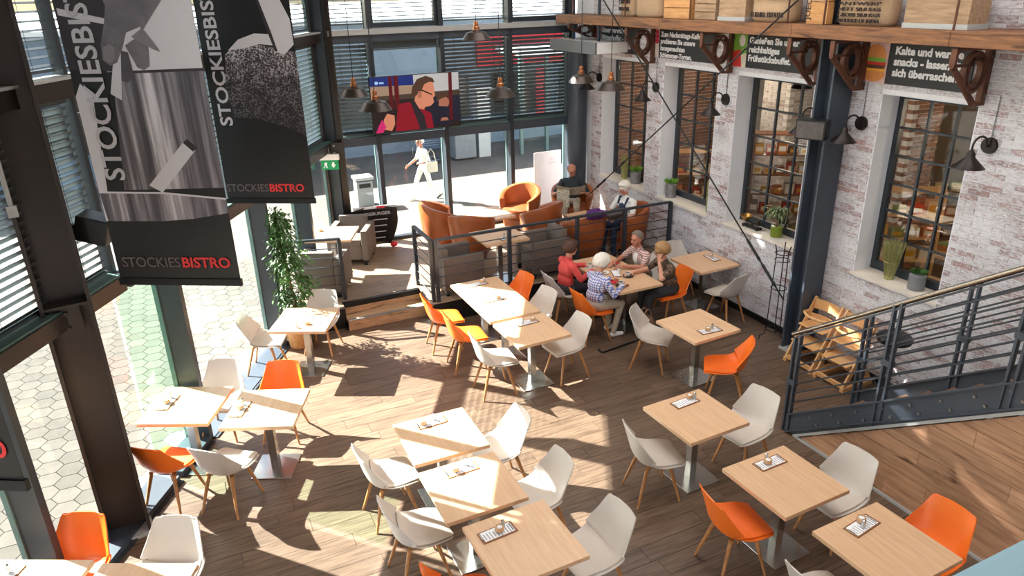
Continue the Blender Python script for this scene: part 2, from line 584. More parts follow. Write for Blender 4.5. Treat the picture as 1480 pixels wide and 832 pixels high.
KIDS = {}
def dup(root, loc, rz, label=None, group=None):
    r = root.copy(); COL.objects.link(r)
    r.location = loc; r.rotation_euler = (0, 0, rz)
    if label: r['label'] = label
    if group: r['group'] = group
    for ch in KIDS.setdefault(root.name, [c for c in bpy.data.objects if c.parent == root]):
        c = ch.copy(); COL.objects.link(c); c.parent = r
        for g in KIDS.setdefault(ch.name, [q for q in bpy.data.objects if q.parent == ch]):
            d = g.copy(); COL.objects.link(d); d.parent = c
    return r

def text(name, body, size, m, parent, frame, bold=0.0, extrude=0.001, align='LEFT', width=None, space=1.0, line=1.0):
    """lettering as thin solid letters; frame = 4x4 matrix of the line start"""
    cu = bpy.data.curves.new(name, 'FONT')
    cu.body = body
    cu.size = size
    cu.offset = bold
    cu.extrude = extrude
    cu.align_x = align
    cu.space_character = space
    cu.space_line = line
    cu.resolution_u = 3
    t = bpy.data.objects.new(name, cu)
    COL.objects.link(t)
    dg = bpy.context.evaluated_depsgraph_get()
    me = bpy.data.meshes.new_from_object(t.evaluated_get(dg))
    bpy.data.objects.remove(t)
    if width:
        xs = [v.co.x for v in me.vertices]
        k = width / (max(xs) - min(xs))
        for v in me.vertices: v.co.x *= k
    me.transform(frame)
    me.materials.clear()
    me.name = name
    o = link(name, me, m, parent)
    return o

def frame(o, ex, ey):
    ex, ey = Vector(ex).normalized(), Vector(ey).normalized()
    ez = ex.cross(ey)
    return Matrix(((ex.x, ey.x, ez.x, o[0]), (ex.y, ey.y, ez.y, o[1]), (ex.z, ey.z, ez.z, o[2]), (0, 0, 0, 1)))

# ------------------------------------------------------------------ the hall
CX, CY = 2.55, 13.2                 # corner of the two glass walls
WV = Vector((0.5, 0.866, 0)); NV = Vector((0.866, -0.5, 0))
WX = 7.66                           # brick wall
def lw(s, d=0.0, z=0.0):
    """point on the angled glass wall: s metres from the corner, d metres into the hall"""
    return Vector((CX, CY, z)) - WV * s + NV * d
def lwx(y):
    return CX - (CY - y) / 0.866 * 0.5

# floor: base slab, planks laid along x
floor = tag(MB().prism([(lwx(13.2), 13.2), (WX, 13.2), (WX, -3), (lwx(-3), -3)], (0, 0, -0.2), (1, 0, 0), (0, 1, 0), (0, 0, 1), 0.19).build('floor', 'joint_soil'), kind='structure')
planks = []
for j in range(0, 68):
    y0 = -2.9 + j * 0.2
    if y0 > 10.5: continue
    xl = lwx(y0 + 0.1) + 0.02
    x = xl - random.random() * 1.2
    while x < WX - 0.01:
        a, b = max(x, xl), min(x + 1.22, WX - 0.005)
        if b - a > 0.06:
            planks.append((math.hypot((a + b) / 2 - 2.0, y0 + 0.1), a, b, y0))
        x += 1.22
planks.sort()
seen = [p for p in planks if p[3] > 2.3]
rest = [p for p in planks if p[3] <= 2.3]
PLK = {}
for k, (d, a, b, y0) in enumerate(seen):
    if k < 300:
        L = round(b - a, 2)
        if L not in PLK:
            PLK[L] = MB().bb(0, L - 0.004, 0.002, 0.198, -0.012, 0).mesh('floor_plank')
        link('plank', PLK[L], 'floor_wood', floor, (a, y0, 0))
    else:
        rest.append((d, a, b, y0))
mb = MB()
for d, a, b, y0 in rest:
    mb.bb(a, b - 0.004, y0 + 0.002, y0 + 0.198, -0.012, 0)
tag(mb.build('plank_field', 'floor_wood', floor), kind='stuff')

# ceiling and the far side behind the camera
tag(MB().prism([(lwx(13.6), 13.6), (9, 13.6), (9, -3.2), (lwx(-3.2), -3.2)], (0, 0, 7.2), (1, 0, 0), (0, 1, 0), (0, 0, 1), 0.2).build('ceiling', 'ceiling_paint'), kind='structure')
# unseen overhang added outside both glass walls to block the high sun
tag(MB().prism([(lw(-3.9, -3.6).x, lw(-3.9, -3.6).y), (9.5, 16.8), (9.5, 13.6), (2.4, 13.6), tuple(lw(20, 0).xy), tuple(lw(20, -3.6).xy)], (0, 0, 7.2), (1, 0, 0), (0, 1, 0), (0, 0, 1), 0.2).build('added_sun_block', 'ceiling_paint'), kind='structure')
tag(MB().bb(-8, 8.2, -3.3, -3.0, 0, 7.2).build('wall_front', 'plaster'), kind='structure')

# ------------------------------------------------------------------ brick wall with four windows
WIN = [(10.70, 12.20), (8.92, 10.28), (7.05, 8.50), (4.86, 6.04)]
SZ, HZ = 1.32, 3.57
wall_right = struct('wall_right')
mb = MB()
XO = 8.04
mb.bb(WX + 0.005, XO, -3, 13.2, 0, SZ - 0.02)
mb.bb(WX + 0.005, XO, -3, 13.2, HZ, 7.2)
ys = [-3] + [v for w in WIN[::-1] for v in w] + [13.2]
for k in range(0, len(ys), 2):
    mb.bb(WX + 0.005, XO, ys[k], ys[k + 1], SZ - 0.02, HZ)
mb.build('masonry', 'mortar', wall_right)
mb = MB()
for a, b in WIN:      # smooth plaster on the reveals
    mb.bb(WX + 0.004, XO, b - 0.012, b + 0.001, SZ, HZ)
    mb.bb(WX + 0.004, XO, a - 0.001, a + 0.012, SZ, HZ)
    mb.bb(WX + 0.004, XO, a, b, HZ - 0.012, HZ + 0.001)
mb.build('reveal_plaster', 'plaster', wall_right)
# bricks, each one proud of its joint
BH, BL = 0.060, 0.23
bricks = []
z = 0.10
row = 0
while z < 4.95:
    y = 2.6 - (row % 2) * BL / 2
    while y < 12.55:
        a, b = max(y, 2.6), min(y + BL - 0.011, 12.55)
        segs = [(a, b)]
        if z + BH > SZ and z < HZ + 0.0:
            for w0, w1 in WIN:
                ns = []
                for p, q in segs:
                    if q <= w0 or p >= w1: ns.append((p, q))
                    else:
                        if p < w0 - 0.02: ns.append((p, w0))
                        if q > w1 + 0.02: ns.append((w1, q))
                segs = ns
            if z < SZ < z + BH or z < HZ < z + BH:
                pass
        for p, q in segs:
            if q - p > 0.02: bricks.append((p, q, z))
        y += BL
    z += BH + 0.009
    row += 1
bricks.sort(key=lambda t: (t[0] - 4.4) ** 2 + (t[2] - 2.6) ** 2 + (50 if t[0] < 3.3 else 0))
BRK = {}
mb = MB()
for k, (p, q, z) in enumerate(bricks):
    h = BH if not (z < SZ < z + BH) else max(0.01, BH)
    off = random.choice((0.0, 0.001, 0.002, 0.004))
    if k < 300:
        L = round(q - p, 2)
        if L not in BRK:
            BRK[L] = MB().bb(0, 0.02, 0, L, 0, BH).mesh('brick')
        link('brick', BRK[L], 'brick', wall_right, (WX - off, p, z))
    else:
        mb.bb(WX - off, WX + 0.02, p, q, z, z + h)
tag(mb.build('brick_field', 'brick', wall_right), kind='stuff')
tag(MB().bb(WX - 0.025, WX + 0.01, 2.6, 9.7, 0.0, 0.09).build('baseboard_right', 'black_metal'), kind='structure')

wn = 0
for (a, b), rows in zip(WIN, (5, 5, 5, 6)):
    wn += 1
    w = struct('window_%d' % wn)
    fx = WX + 0.30
    mb = MB()
    t = 0.075
    mb.bb(fx, fx + 0.07, a + 0.01, a + t, SZ + 0.015, HZ - 0.01); mb.bb(fx, fx + 0.07, b - t, b - 0.01, SZ + 0.015, HZ - 0.01)
    mb.bb(fx, fx + 0.07, a + t, b - t, HZ - 0.08, HZ - 0.01); mb.bb(fx, fx + 0.07, a + t, b - t, SZ + 0.015, SZ + 0.12)
    mb.build('window_frame', 'frame_dark', w)
    ya, yb, za, zb = a + t, b - t, SZ + 0.12, HZ - 0.08
    colw = (yb - ya) / 3 if b - a > 1.25 else (yb - ya) / 3
    for k in (1, 2):
        MB().bb(fx + 0.012, fx + 0.05, ya + k * colw - 0.013, ya + k * colw + 0.013, za, zb).build('muntin', 'frame_dark', w)
    rh = (zb - za) / rows
    for k in range(1, rows):
        MB().bb(fx + 0.015, fx + 0.047, ya, yb, za + k * rh - 0.012, za + k * rh + 0.012).build('muntin', 'frame_dark', w)
    pane = MB().bb(0, 0.006, 0.013, colw - 0.013, 0.012, rh - 0.012).mesh('window_pane')
    for i in range(3):
        for k in range(rows):
            link('pane', pane, 'glass_dim', w, (fx + 0.028, ya + i * colw, za + k * rh))
    MB().bb(WX - 0.03, fx + 0.0, a - 0.02, b + 0.02, SZ - 0.025, SZ + 0.008).build('window_sill', 'sill_stone', w)

# ------------------------------------------------------------------ glass walls
def hcol(name, label, cx, cy, rz, w, d, z0, z1, m='steel_brown', base=True, web_x=True):
    """rolled H column: two flanges and a web, base plate"""
    t = thing(name, label, 'column', (cx, cy, z0), rz)
    f = 0.03
    mb = MB()
    if web_x:
        mb.bb(-w / 2, -w / 2 + f, -d / 2, d / 2, 0, z1 - z0); mb.build('flange', m, t)
        MB().bb(w / 2 - f, w / 2, -d / 2, d / 2, 0, z1 - z0).build('flange', m, t)
        MB().bb(-w / 2 + f, w / 2 - f, -0.012, 0.012, 0, z1 - z0).build('web', m, t)
    else:
        mb.bb(-w / 2, w / 2, -d / 2, -d / 2 + f, 0, z1 - z0); mb.build('flange', m, t)
        MB().bb(-w / 2, w / 2, d / 2 - f, d / 2, 0, z1 - z0).build('flange', m, t)
        MB().bb(-0.012, 0.012, -d / 2 + f, d / 2 - f, 0, z1 - z0).build('web', m, t)
    if base:
        MB().bb(-w / 2 - 0.02, w / 2 + 0.02, -d / 2 - 0.02, d / 2 + 0.02, 0.0, 0.035).build('base_trim', 'transom_light', t)
    return t

T0, T1, U0, U1, TOP = 2.22, 2.37, 4.03, 4.18, 7.15
# angled glass wall
wall_left = struct('wall_left')
SL = [0.22, 1.85, 3.46, 5.87, 6.6, 8.37, 10.4, 12.7, 15.2]
def fin(s, d0, d1, th, z0, z1, name='mullion', m='frame_dark', par=None):
    c = lw(s, (d0 + d1) / 2, (z0 + z1) / 2)
    rot = Matrix((NV, WV, Vector((0, 0, 1)))).transposed()
    return MB().box(c, (d1 - d0, th, z1 - z0), rot).build(name, m, par or wall_left)
rotL = Matrix((NV, WV, Vector((0, 0, 1)))).transposed()
for s in SL:
    if s == 6.6:        # slim post behind the big column
        fin(s, -0.05, 0.05, 0.05, T1, TOP)
        continue
    fin(s, -0.02, 0.22, 0.07, 0, TOP)
    fin(s, -0.07, -0.02, 0.10, 0, TOP, 'cover_strip', 'frame_green')
for s0, s1 in zip(SL[:-1], SL[1:]):
    if s0 < 4.0 and s1 > 5: zlow = 0.03
    for (z0, z1, d1, nm, m) in ((T0, T1, 0.16, 'transom', 'steel_brown'), (U0, U1, 0.16, 'transom', 'steel_brown')):
        c = lw((s0 + s1) / 2, d1 / 2, (z0 + z1) / 2)
        MB().box(c, (d1, s1 - s0 - 0.07, z1 - z0), rotL).build(nm, m, wall_left)
    c = lw((s0 + s1) / 2, 0.07, U1 + 0.012)
    MB().box(c, (0.22, s1 - s0 - 0.07, 0.024), rotL).build('transom_cap', 'transom_light', wall_left)
    c = lw((s0 + s1) / 2, 0.07, T1 + 0.01)
    MB().box(c, (0.14, s1 - s0 - 0.07, 0.02), rotL).build('transom_cap', 'frame_green', wall_left)
    door = abs(s0 - 3.46) < 0.01
    MB().box(lw((s0 + s1) / 2, 0.08, 0.012 if door else 0.035), (0.30, s1 - s0 - 0.07, 0.024 if door else 0.07), rotL).build('sill', 'steel_dark', wall_left)
    MB().box(lw((s0 + s1) / 2, 0.24, 0.008), (0.06, s1 - s0 - 0.07, 0.016), rotL).build('floor_trim', 'frame_dark', wall_left)
    for z0, z1 in ((0.05, T0), (T1, U0), (U1, TOP)):
        c = lw((s0 + s1) / 2, -0.03, (z0 + z1) / 2)
        g = 'glass_clear' if (s0 < 5.5 or z0 > 1) else 'glass_green' if s0 < 6 else 'glass_grey'
        MB().box(c, (0.012, s1 - s0 - 0.07, z1 - z0), rotL).build('pane', g, wall_left)
# back glass wall
wall_back = struct('wall_back')
PZ = 0.34
XB = [2.95, 3.44, 4.76, 6.13, 7.44]
for x in XB[1:]:
    MB().bb(x - 0.04, x + 0.04, CY - 0.17, CY + 0.02, PZ, TOP).build('mullion', 'frame_dark', wall_back)
    MB().bb(x - 0.05, x + 0.05, CY + 0.02, CY + 0.07, PZ, TOP).build('cover_strip', 'frame_green', wall_back)
MB().bb(2.7, 7.6, CY - 0.16, CY, T0, T1).build('transom', 'steel_dark', wall_back)
MB().bb(2.7, 7.6, CY - 0.10, CY + 0.02, T1, T1 + 0.03).build('transom_cap', 'frame_green', wall_back)
MB().bb(2.7, 7.6, CY - 0.16, CY, U0 - 0.03, U1 - 0.06).build('transom', 'steel_dark', wall_back)
MB().bb(2.7, 7.3, CY - 0.24, CY - 0.02, U1 - 0.06, U1 + 0.03).build('transom_cap', 'transom_light', wall_back)
MB().bb(2.7, 7.66, CY - 0.12, CY, PZ, PZ + 0.06).build('sill', 'frame_dark', wall_back)
for x0, x1 in zip([2.62] + XB[1:], XB[1:] + [7.66]):
    for z0, z1 in ((PZ + 0.06, T0), (T1, U0), (U1, TOP)):
        MB().bb(x0 + 0.04, x1 - 0.04, CY + 0.02, CY + 0.03, z0, z1).build('pane', 'glass_clear', wall_back)
    # opening casements in the top row
for x0, x1 in ((3.44, 4.76), (6.13, 7.44)):
    mb = MB()
    for a, b, c, d in ((x0 + 0.05, x0 + 0.10, U1 + 0.04, TOP), (x1 - 0.10, x1 - 0.05, U1 + 0.04, TOP), (x0 + 0.1, x1 - 0.1, U1 + 0.04, U1 + 0.11)):
        mb.bb(a, b, CY - 0.09, CY + 0.01, c, d)
    mb.build('casement_frame', 'frame_dark', wall_back)

# venetian blinds: slats one by one, ladder cords, bottom rail
def blind(label, p0, p1, z0, z1, out, tilt, pitch=0.07, dep=0.064, cutz=None):
    """p0-p1: line of the blind; out: unit vector towards outside; tilt > 0 drops the outer edge"""
    p0, p1 = Vector(p0), Vector(p1)
    t = thing('venetian_blind', label, 'blind', (p0.x, p0.y, z0), 0, 'venetian blinds of the glass walls')
    d = (p1 - p0); L = d.length; d.normalize()
    ez = Vector((0, 0, 1))
    a = out * math.cos(tilt) - ez * math.sin(tilt)
    up = d.cross(a) if d.cross(a).z > 0 else a.cross(d)
    rot = Matrix((d, a, up)).transposed()
    me = MB().box(d * L / 2, (L, dep, 0.004), rot).mesh('blind_slat')
    z = 0.05
    while z < z1 - z0 - 0.06:
        link('slat', me, 'slat', t, (0, 0, z))
        z += pitch
    MB().bar(d * 0, d * L, 0.05, 0.025).build('bottom_rail', 'slat', t, loc=(0, 0, 0.012))
    MB().bar(d * 0, d * L, 0.06, 0.05).build('head_rail', 'slat', t, loc=(0, 0, z1 - z0 - 0.03))
    for q in (0.18, 0.82):
        for e in (-1, 1):
            o = d * L * q + a * (dep / 2 * e * 0.95)
            MB().cyl(o + ez * 0.02, o + ez * (z1 - z0 - 0.03), 0.002, n=5).build('ladder_cord', 'black_plastic', t)
    return t

OUTB = Vector((0, 1, 0))
names = ['between the corner column and the television', None, 'right of the television', 'beside the round pier']
for k, (x0, x1) in enumerate(((2.75, 3.44), (3.44, 4.76), (4.76, 6.13), (6.13, 7.44))):
    yb_ = CY - 0.02
    if k == 1:
        blind('short raised venetian blind above the open pane behind the television', (x0 + 0.06, yb_, 0), (x1 - 0.06, yb_, 0), 3.84, U0, OUTB, R(70), pitch=0.012, dep=0.05)
    else:
        blind('closed dark venetian blind in the middle row ' + names[k], (x0 + 0.06, yb_, 0), (x1 - 0.06, yb_, 0), T1 + 0.03, U0, OUTB, R(52))
    blind('open bright venetian blind in the top row, number %s from the corner' % ('one', 'two', 'three', 'four')[k], (x0 + 0.06, yb_, 0), (x1 - 0.06, yb_, 0), U1 + 0.10, 6.6, OUTB, R(-14))
lab = ['by the corner column', 'behind the far banner', 'over the sunlit doorway', 'behind the near banner', 'right of the big column', 'left of the big column', 'at the left edge']
for k, (s0, s1) in enumerate(zip(SL[:7], SL[1:8])):
    a, b = lw(s0 + 0.06, 0.0), lw(s1 - 0.06, 0.0)
    op = k in (1, 2, 3)
    if k in (1, 3):
        blind('short raised blind of the angled wall ' + lab[k], a, b, 3.84, U0, -NV, R(70), pitch=0.012, dep=0.05)
        blind('open upper blind of the angled wall ' + lab[k], a, b, U1 + 0.06, 6.6, -NV, R(-12))
        continue
    blind(('open' if op else 'closed') + ' lower blind of the angled wall ' + lab[k], a, b, T1 + 0.03, U0, -NV, R(-30) if op else R(48))
    blind('open upper blind of the angled wall ' + lab[k], a, b, U1 + 0.06, 6.6, -NV, R(-12))

# steel columns
cl = hcol('steel_column', 'big dark steel column beside the left tables with bolted splice plate', -1.06, 6.74, R(8), 0.38, 0.36, 0, 7.15)
MB().tube([(-0.17, -0.20, 7.0), (-0.17, -0.20, 3.3)], 0.018, 8).build('conduit', 'transom_light', cl)
for zz in (3.3, 4.2, 5.1):
    MB().box((-0.17, -0.20, zz), (0.07, 0.05, 0.09)).build('conduit_box', 'transom_light', cl)
pl = MB().box((-0.06, -0.10, 2.29), (0.30, 0.02, 0.26)).build('splice_plate', 'steel_brown', cl)
MB().box((0, -0.06, 2.44), (0.32, 0.22, 0.02)).build('stiffener', 'steel_brown', cl)
for bx in (-0.14, -0.02):
    for bz in (2.22, 2.36):
        MB().cyl((bx, -0.11, bz), (bx, -0.135, bz), 0.020, n=6).build('bolt', 'steel_brown', cl)
cb = hcol('steel_column', 'dark steel corner column where the two glass walls meet', 2.60, 13.0, R(-12), 0.36, 0.30, PZ, 7.15)
MB().box((0, -0.16, 1.92), (0.30, 0.03, 0.22)).build('splice_plate', 'steel_brown', cb)
for bx in (-0.1, 0.0):
    for bz in (1.86, 1.98):
        MB().cyl((bx, -0.175, bz), (bx, -0.195, bz), 0.020, n=6).build('bolt', 'bolt', cb)
hcol('steel_column', 'dark blue steel column standing in front of the brick wall', 7.455, 6.57, 0, 0.34, 0.26, 0, 7.15, 'steel_dark', web_x=False)
pier = thing('round_pier', 'round dark grey pier at the end of the brick wall', 'column', (7.42, 12.72, PZ))
MB().cyl((0, 0, 0), (0, 0, 3.36), 0.19, n=28).build('shaft', 'steel_dark', pier, 'auto')
MB().lathe([(0.21, 0), (0.21, 0.04), (0.19, 0.05)], 28).build('foot_ring', 'steel_dark', pier)
# white capped crossbeam over the pier
cbm = thing('crossbeam', 'short white crossbeam with grey end above the round pier', 'beam', (7.25, 12.2, 3.68))
MB().bb(-0.30, 0.36, -0.9, 0.75, 0.03, 0.21).build('beam_body', 'white_paint', cbm)
for yy in (-0.5, 0.4):
    MB().cyl((0.0, yy, 0.21), (0.0, yy, 3.5), 0.03, n=10).build('hanger_rod', 'steel_dark', cbm)
MB().bb(-0.32, -0.28, -0.9, 0.75, 0.02, 0.22).build('end_plate', 'grey_paint', cbm)

# ------------------------------------------------------------------ raised platform with two steps
plat = struct('floor_platform', 'raised timber platform at the back of the hall')
pts = [(1.08, 10.3), (1.95, 10.3), (1.95, 10.48), (3.2, 10.48), (3.2, 9.78), (WX, 9.78), (WX, 13.2), (2.55, 13.2)]
MB().prism(pts, (0, 0, 0.0), (1, 0, 0), (0, 1, 0), (0, 0, 1), PZ - 0.014).build('platform_body', 'black_metal', plat)
mb_l = []
for j in range(0, 18):
    y0 = 9.78 + j * 0.19
    y1 = min(y0 + 0.188, 13.2)
    if y1 - y0 < 0.03: continue
    yc = (y0 + y1) / 2
    lo = lwx(yc) + 0.03 if yc > 10.3 else 3.2
    cut = (1.95, 3.2) if 10.3 < yc < 10.48 else None
    x = lo - random.random() * 1.1
    while x < WX - 0.03:
        a, b = max(x, lo), min(x + 1.1, WX - 0.03)
        if cut and a < cut[1] and b > cut[0]:
            if a < cut[0] - 0.05: mb_l.append((a, cut[0], y0, y1))
            a = max(a, cut[1])
        if b - a > 0.05: mb_l.append((a, b, y0, y1))
        x += 1.1
for a, b, y0, y1 in mb_l:
    MB().bb(a, b - 0.004, y0, y1 - 0.003, PZ - 0.016, PZ).build('plank', 'platform_wood', plat)
MB().bb(1.95, 3.2, 10.46, 10.5, 0.18, PZ + 0.004).build('step_edge', 'black_metal', plat)
st = thing('platform_step', 'light wooden step leading up to the raised platform', 'step', (1.95, 10.15, 0))
MB().bb(0, 1.25, 0.03, 0.33, 0.135, 0.17).build('tread', 'step_wood', st)
MB().bb(0, 1.25, 0.012, 0.035, 0.0, 0.168).build('riser', 'step_wood', st)
MB().bb(0, 1.25, 0.0, 0.05, 0.166, 0.176).build('nosing', 'tread_edge', st)
MB().bb(0.0, 1.25, 0.30, 0.325, 0.17, 0.26).build('back_board', 'step_wood', st)
mb = MB()

# ------------------------------------------------------------------ platform railings
def railing(label, pts, z0, z1, posts, nrod=6, base=None, rodz=None, lean=None):
    t = thing('railing', label, 'railing', (pts[0][0], pts[0][1], PZ))
    o = Vector((pts[0][0], pts[0][1], PZ))
    P = [Vector((x, y, 0)) for x, y in pts]
    L0 = Vector((o.x, o.y, 0))
    a, b = P[0] - L0, P[-1] - L0
    MB().bar(a + Vector((0, 0, z1 - PZ)), b + Vector((0, 0, z1 - PZ)), 0.05, 0.035).build('top_rail', 'rail_steel', t)
    for q in posts:
        p = a + (b - a) * q
        MB().box(p + Vector((0, 0, (z0 - PZ + z1 - PZ) / 2)), (0.055, 0.055, z1 - z0)).build('post', 'rail_steel', t)
    for k in range(nrod):
        z = PZ * 0 + 0.10 + (z1 - PZ - 0.10) * k / nrod
        MB().cyl(a + Vector((0, 0, z)), b + Vector((0, 0, z)), 0.008, n=6).build('rod', 'rail_steel', t)
    return t
railing('long dark steel railing along the platform front behind the seated group', [(3.30, 9.83), (7.60, 9.80)], PZ, 1.34, (0.0, 0.285, 0.57, 0.785, 1.0))
railing('short dark steel railing on the right side of the platform steps', [(3.24, 9.86), (3.24, 10.66)], PZ, 1.34, (0.02, 1.0))
railing('dark steel railing left of the platform steps behind the leafy tree', [(1.22, 10.86), (2.05, 10.62)], PZ, 1.34, (0.02, 0.98))

# ------------------------------------------------------------------ staircase on the right
SX0, SX1 = 5.82, 6.92
def sz(y): return 0.70 * (4.97 - y)
stair = struct('floor_stair', 'steel staircase with timber treads rising on the right')
def stringer(x0, x1):
    y0, y1 = 5.16, 0.6
    prof = [(5.16, 0.0), (4.97, 0.04), (y1, sz(y1) + 0.04), (y1, sz(y1) + 0.34), (5.16, 0.20)]
    mb = MB()
    mb.prism(prof, ((x0 + x1) / 2 - 0.006, 0, 0), (0, 1, 0), (0, 0, 1), (1, 0, 0), 0.012)
    mb.build('stringer', 'steel_dark', stair)
    for dz in (0.05, 0.325):
        mb = MB()
        mb.bar((x0 + 0.03, 5.10, sz(5.10) + dz + (0.05 if dz < 0.1 else 0)), (x0 + 0.03, y1, sz(y1) + dz), 0.07, 0.014)
        mb.build('stringer_flange', 'steel_dark', stair)
stringer(SX0 - 0.03, SX0 + 0.03)
stringer(SX1 - 0.03, SX1 + 0.03)
for k in range(14):       # paired bolts along the visible web
    for e in (0.13, 0.24):
        y = 4.80 - k * 0.27 - (0.10 if e < 0.2 else 0)
        MB().cyl((SX0 - 0.006, y, sz(y) + e), (SX0 - 0.022, y, sz(y) + e), 0.014, n=8).build('bolt', 'bolt', stair)
for k in range(1, 19):
    y = 4.97 - 0.25 * k + 0.12
    z = 0.175 * k
    MB().bb(SX0 + 0.03, SX1 - 0.03, y - 0.15, y + 0.15, z - 0.04, z).build('tread', 'tread_wood', stair)
def stair_rail(label, x):
    t = thing('stair_railing', label, 'railing', (x, 5.14, 0))
    o = Vector((0, 5.14, 0))
    def P(y, dz): return Vector((0, y - 5.14, sz(y) + dz))
    ye = 0.7
    MB().cyl(P(5.20, 1.37), P(ye, 1.37), 0.024, n=12).build('handrail', 'handrail_steel', t, 'auto')
    MB().bar(P(5.14, 1.32), P(ye, 1.32), 0.04, 0.02).build('under_rail', 'rail_steel', t)
    for y in (5.12, 4.03, 2.94, 1.85, 0.8):
        for e in (-0.035, 0.035):
            MB().box(P(y + e, 0) + Vector((-0.0, 0, 0.72)), (0.05, 0.022, 1.30 if y < 5 else 1.20)).build('post', 'steel_dark', t)
        MB().box(P(y, 0.75), (0.06, 0.11, 0.06)).build('post_spacer', 'steel_dark', t)
    for k in range(7):
        dz = 0.48 + k * 0.118
        MB().cyl(P(5.12, dz), P(ye, dz), 0.009, n=6).build('rod', 'rail_steel', t)
stair_rail('steel stair railing on the near side facing the tables', SX0)
stair_rail('steel stair railing on the far side next to the brick wall', SX1)
# timber cladding under the near stringer, plank by plank
tri = struct('wall_stair', 'timber cladding under the staircase')
ph = 0.165
k = 0
while k * ph < 3.0:
    z0, z1 = k * ph + 0.03, (k + 1) * ph + 0.026
    ya0, ya1 = 4.95 - z0 / 0.70, 4.95 - z1 / 0.70
    y = -2.5 - random.random() * 1.6
    while y < ya0:
        e = y + 1.7
        a = max(y, -2.5)
        if e < ya1:
            q = [(a, z0), (e - 0.003, z0), (e - 0.003, z1), (a, z1)]
        else:
            q = [(a, z0), (min(e, ya0), z0)] + ([(e, 0.70 * (4.95 - e))] if e < ya0 else []) + [(ya1, z1), (a, z1)]
            if a > ya1: q = [(a, z0), (ya0, z0), (a, 0.70 * (4.95 - a))]
        if q[1][0] - a > 0.03:
            MB().prism(q, (SX0 + 0.012, 0, 0), (0, 1, 0), (0, 0, 1), (1, 0, 0), 0.02).build('plank', 'stair_plank', tri)
        y = e
    k += 1
MB().bar((SX0 + 0.005, 5.0, 0.014), (SX0 + 0.005, -2.5, 0.014), 0.03, 0.028).build('bottom_trim', 'transom_light', tri)
MB().bar((SX0 + 0.0, 4.97, 0.025), (SX0 + 0.0, 0.6, sz(0.6) + 0.025), 0.03, 0.03).build('slope_trim', 'transom_light', tri)

# gallery railing in front of the camera: pale blue top board
gal = thing('gallery_railing', 'pale blue handrail board of the gallery at the lower right corner', 'railing', (0, 0, 3.2))
MB().cbox((1.2, 0.33, 0.88), (3.0, 0.16, 0.05), 0.012).build('handrail_board', 'sky_blue_rail', gal)
for x in (0.0, 1.3, 2.6):
    MB().box((x, 0.33, 0.43), (0.05, 0.05, 0.86)).build('post', 'rail_steel', gal)
tag(MB().bb(-1.5, 3.0, -3.0, 0.42, 3.02, 3.2).build('floor_gallery', 'plaster'), kind='structure')

# ------------------------------------------------------------------ outside
tag(MB().bb(-80, 90, -40, 160, -0.30, -0.07).build('ground_outside', 'asphalt'), kind='structure')
pav = struct('floor_paving', 'hexagonal paving outside the angled glass wall')
HR = 0.145
hexes = []
for i in range(-2, 70):
    for j in range(0, 52):
        s = 0.4 + i * HR * 1.5
        d = -0.36 - (j + (0.5 if i % 2 else 0)) * HR * math.sqrt(3)
        if s > 13.5: continue
        hexes.append((math.hypot(*(lw(s, d).xy)) + (0 if s < 9.5 else 4), s, d))
hexes.sort()
hx = MB().prism([(HR * 0.965 * math.cos(R(60 * k)), HR * 0.965 * math.sin(R(60 * k))) for k in range(6)], (0, 0, -0.06), WV, NV, (0, 0, 1), 0.06).mesh('hexagon_paver')
mb = MB()
far = [h for h in hexes if h[1] > 9.8]
near = [h for h in hexes if 3.0 < h[1] <= 9.8][:300]
nset = set(near)
for h in near:
    link('paver', hx, 'paver', pav, lw(h[1], h[2]))
for h in hexes:
    if h in nset: continue
    p = lw(h[1], h[2])
    mb.prism([(HR * 0.965 * math.cos(R(60 * k)), HR * 0.965 * math.sin(R(60 * k))) for k in range(6)], (p.x, p.y, -0.06), WV, NV, (0, 0, 1), 0.06)
tag(mb.build('paver_field', 'paver', pav), kind='stuff')
mb = MB()
tag(MB().prism([(0.1, 0.0), (13.6, 0.0), (13.6, 0.34), (0.1, 0.34)], lw(0, -0.06, -0.05), -WV, -NV, (0, 0, 1), 0.045).build('kerb_strip', 'facade_white', pav))

# low building across the yard: its shade lies on the pavement
bd = thing('low_building', 'low grey flat-roofed building across the yard behind the back glass', 'building', (4, 22.9, -0.07))
MB().bb(-26, 26, 0, 40, 0, 4.0).build('wall', 'facade_blue', bd)
MB().bb(-26.2, 26.2, -0.2, 40, 4.0, 4.12).build('roof', 'roof_gravel', bd)
for k in range(7):
    w = MB().bb(-7 + k * 2.6, -5.2 + k * 2.6, -0.05, 0.02, 0.9, 2.3).build('window', 'frame_dark', bd)
    MB().bb(-6.9 + k * 2.6, -5.3 + k * 2.6, -0.07, -0.05, 1.0, 2.2).build('pane', 'dark_gloss', w)
MB().bb(5.5, 9.0, -0.16, -0.02, 2.5, 3.55).build('fascia_sign', 'sign_red', bd)

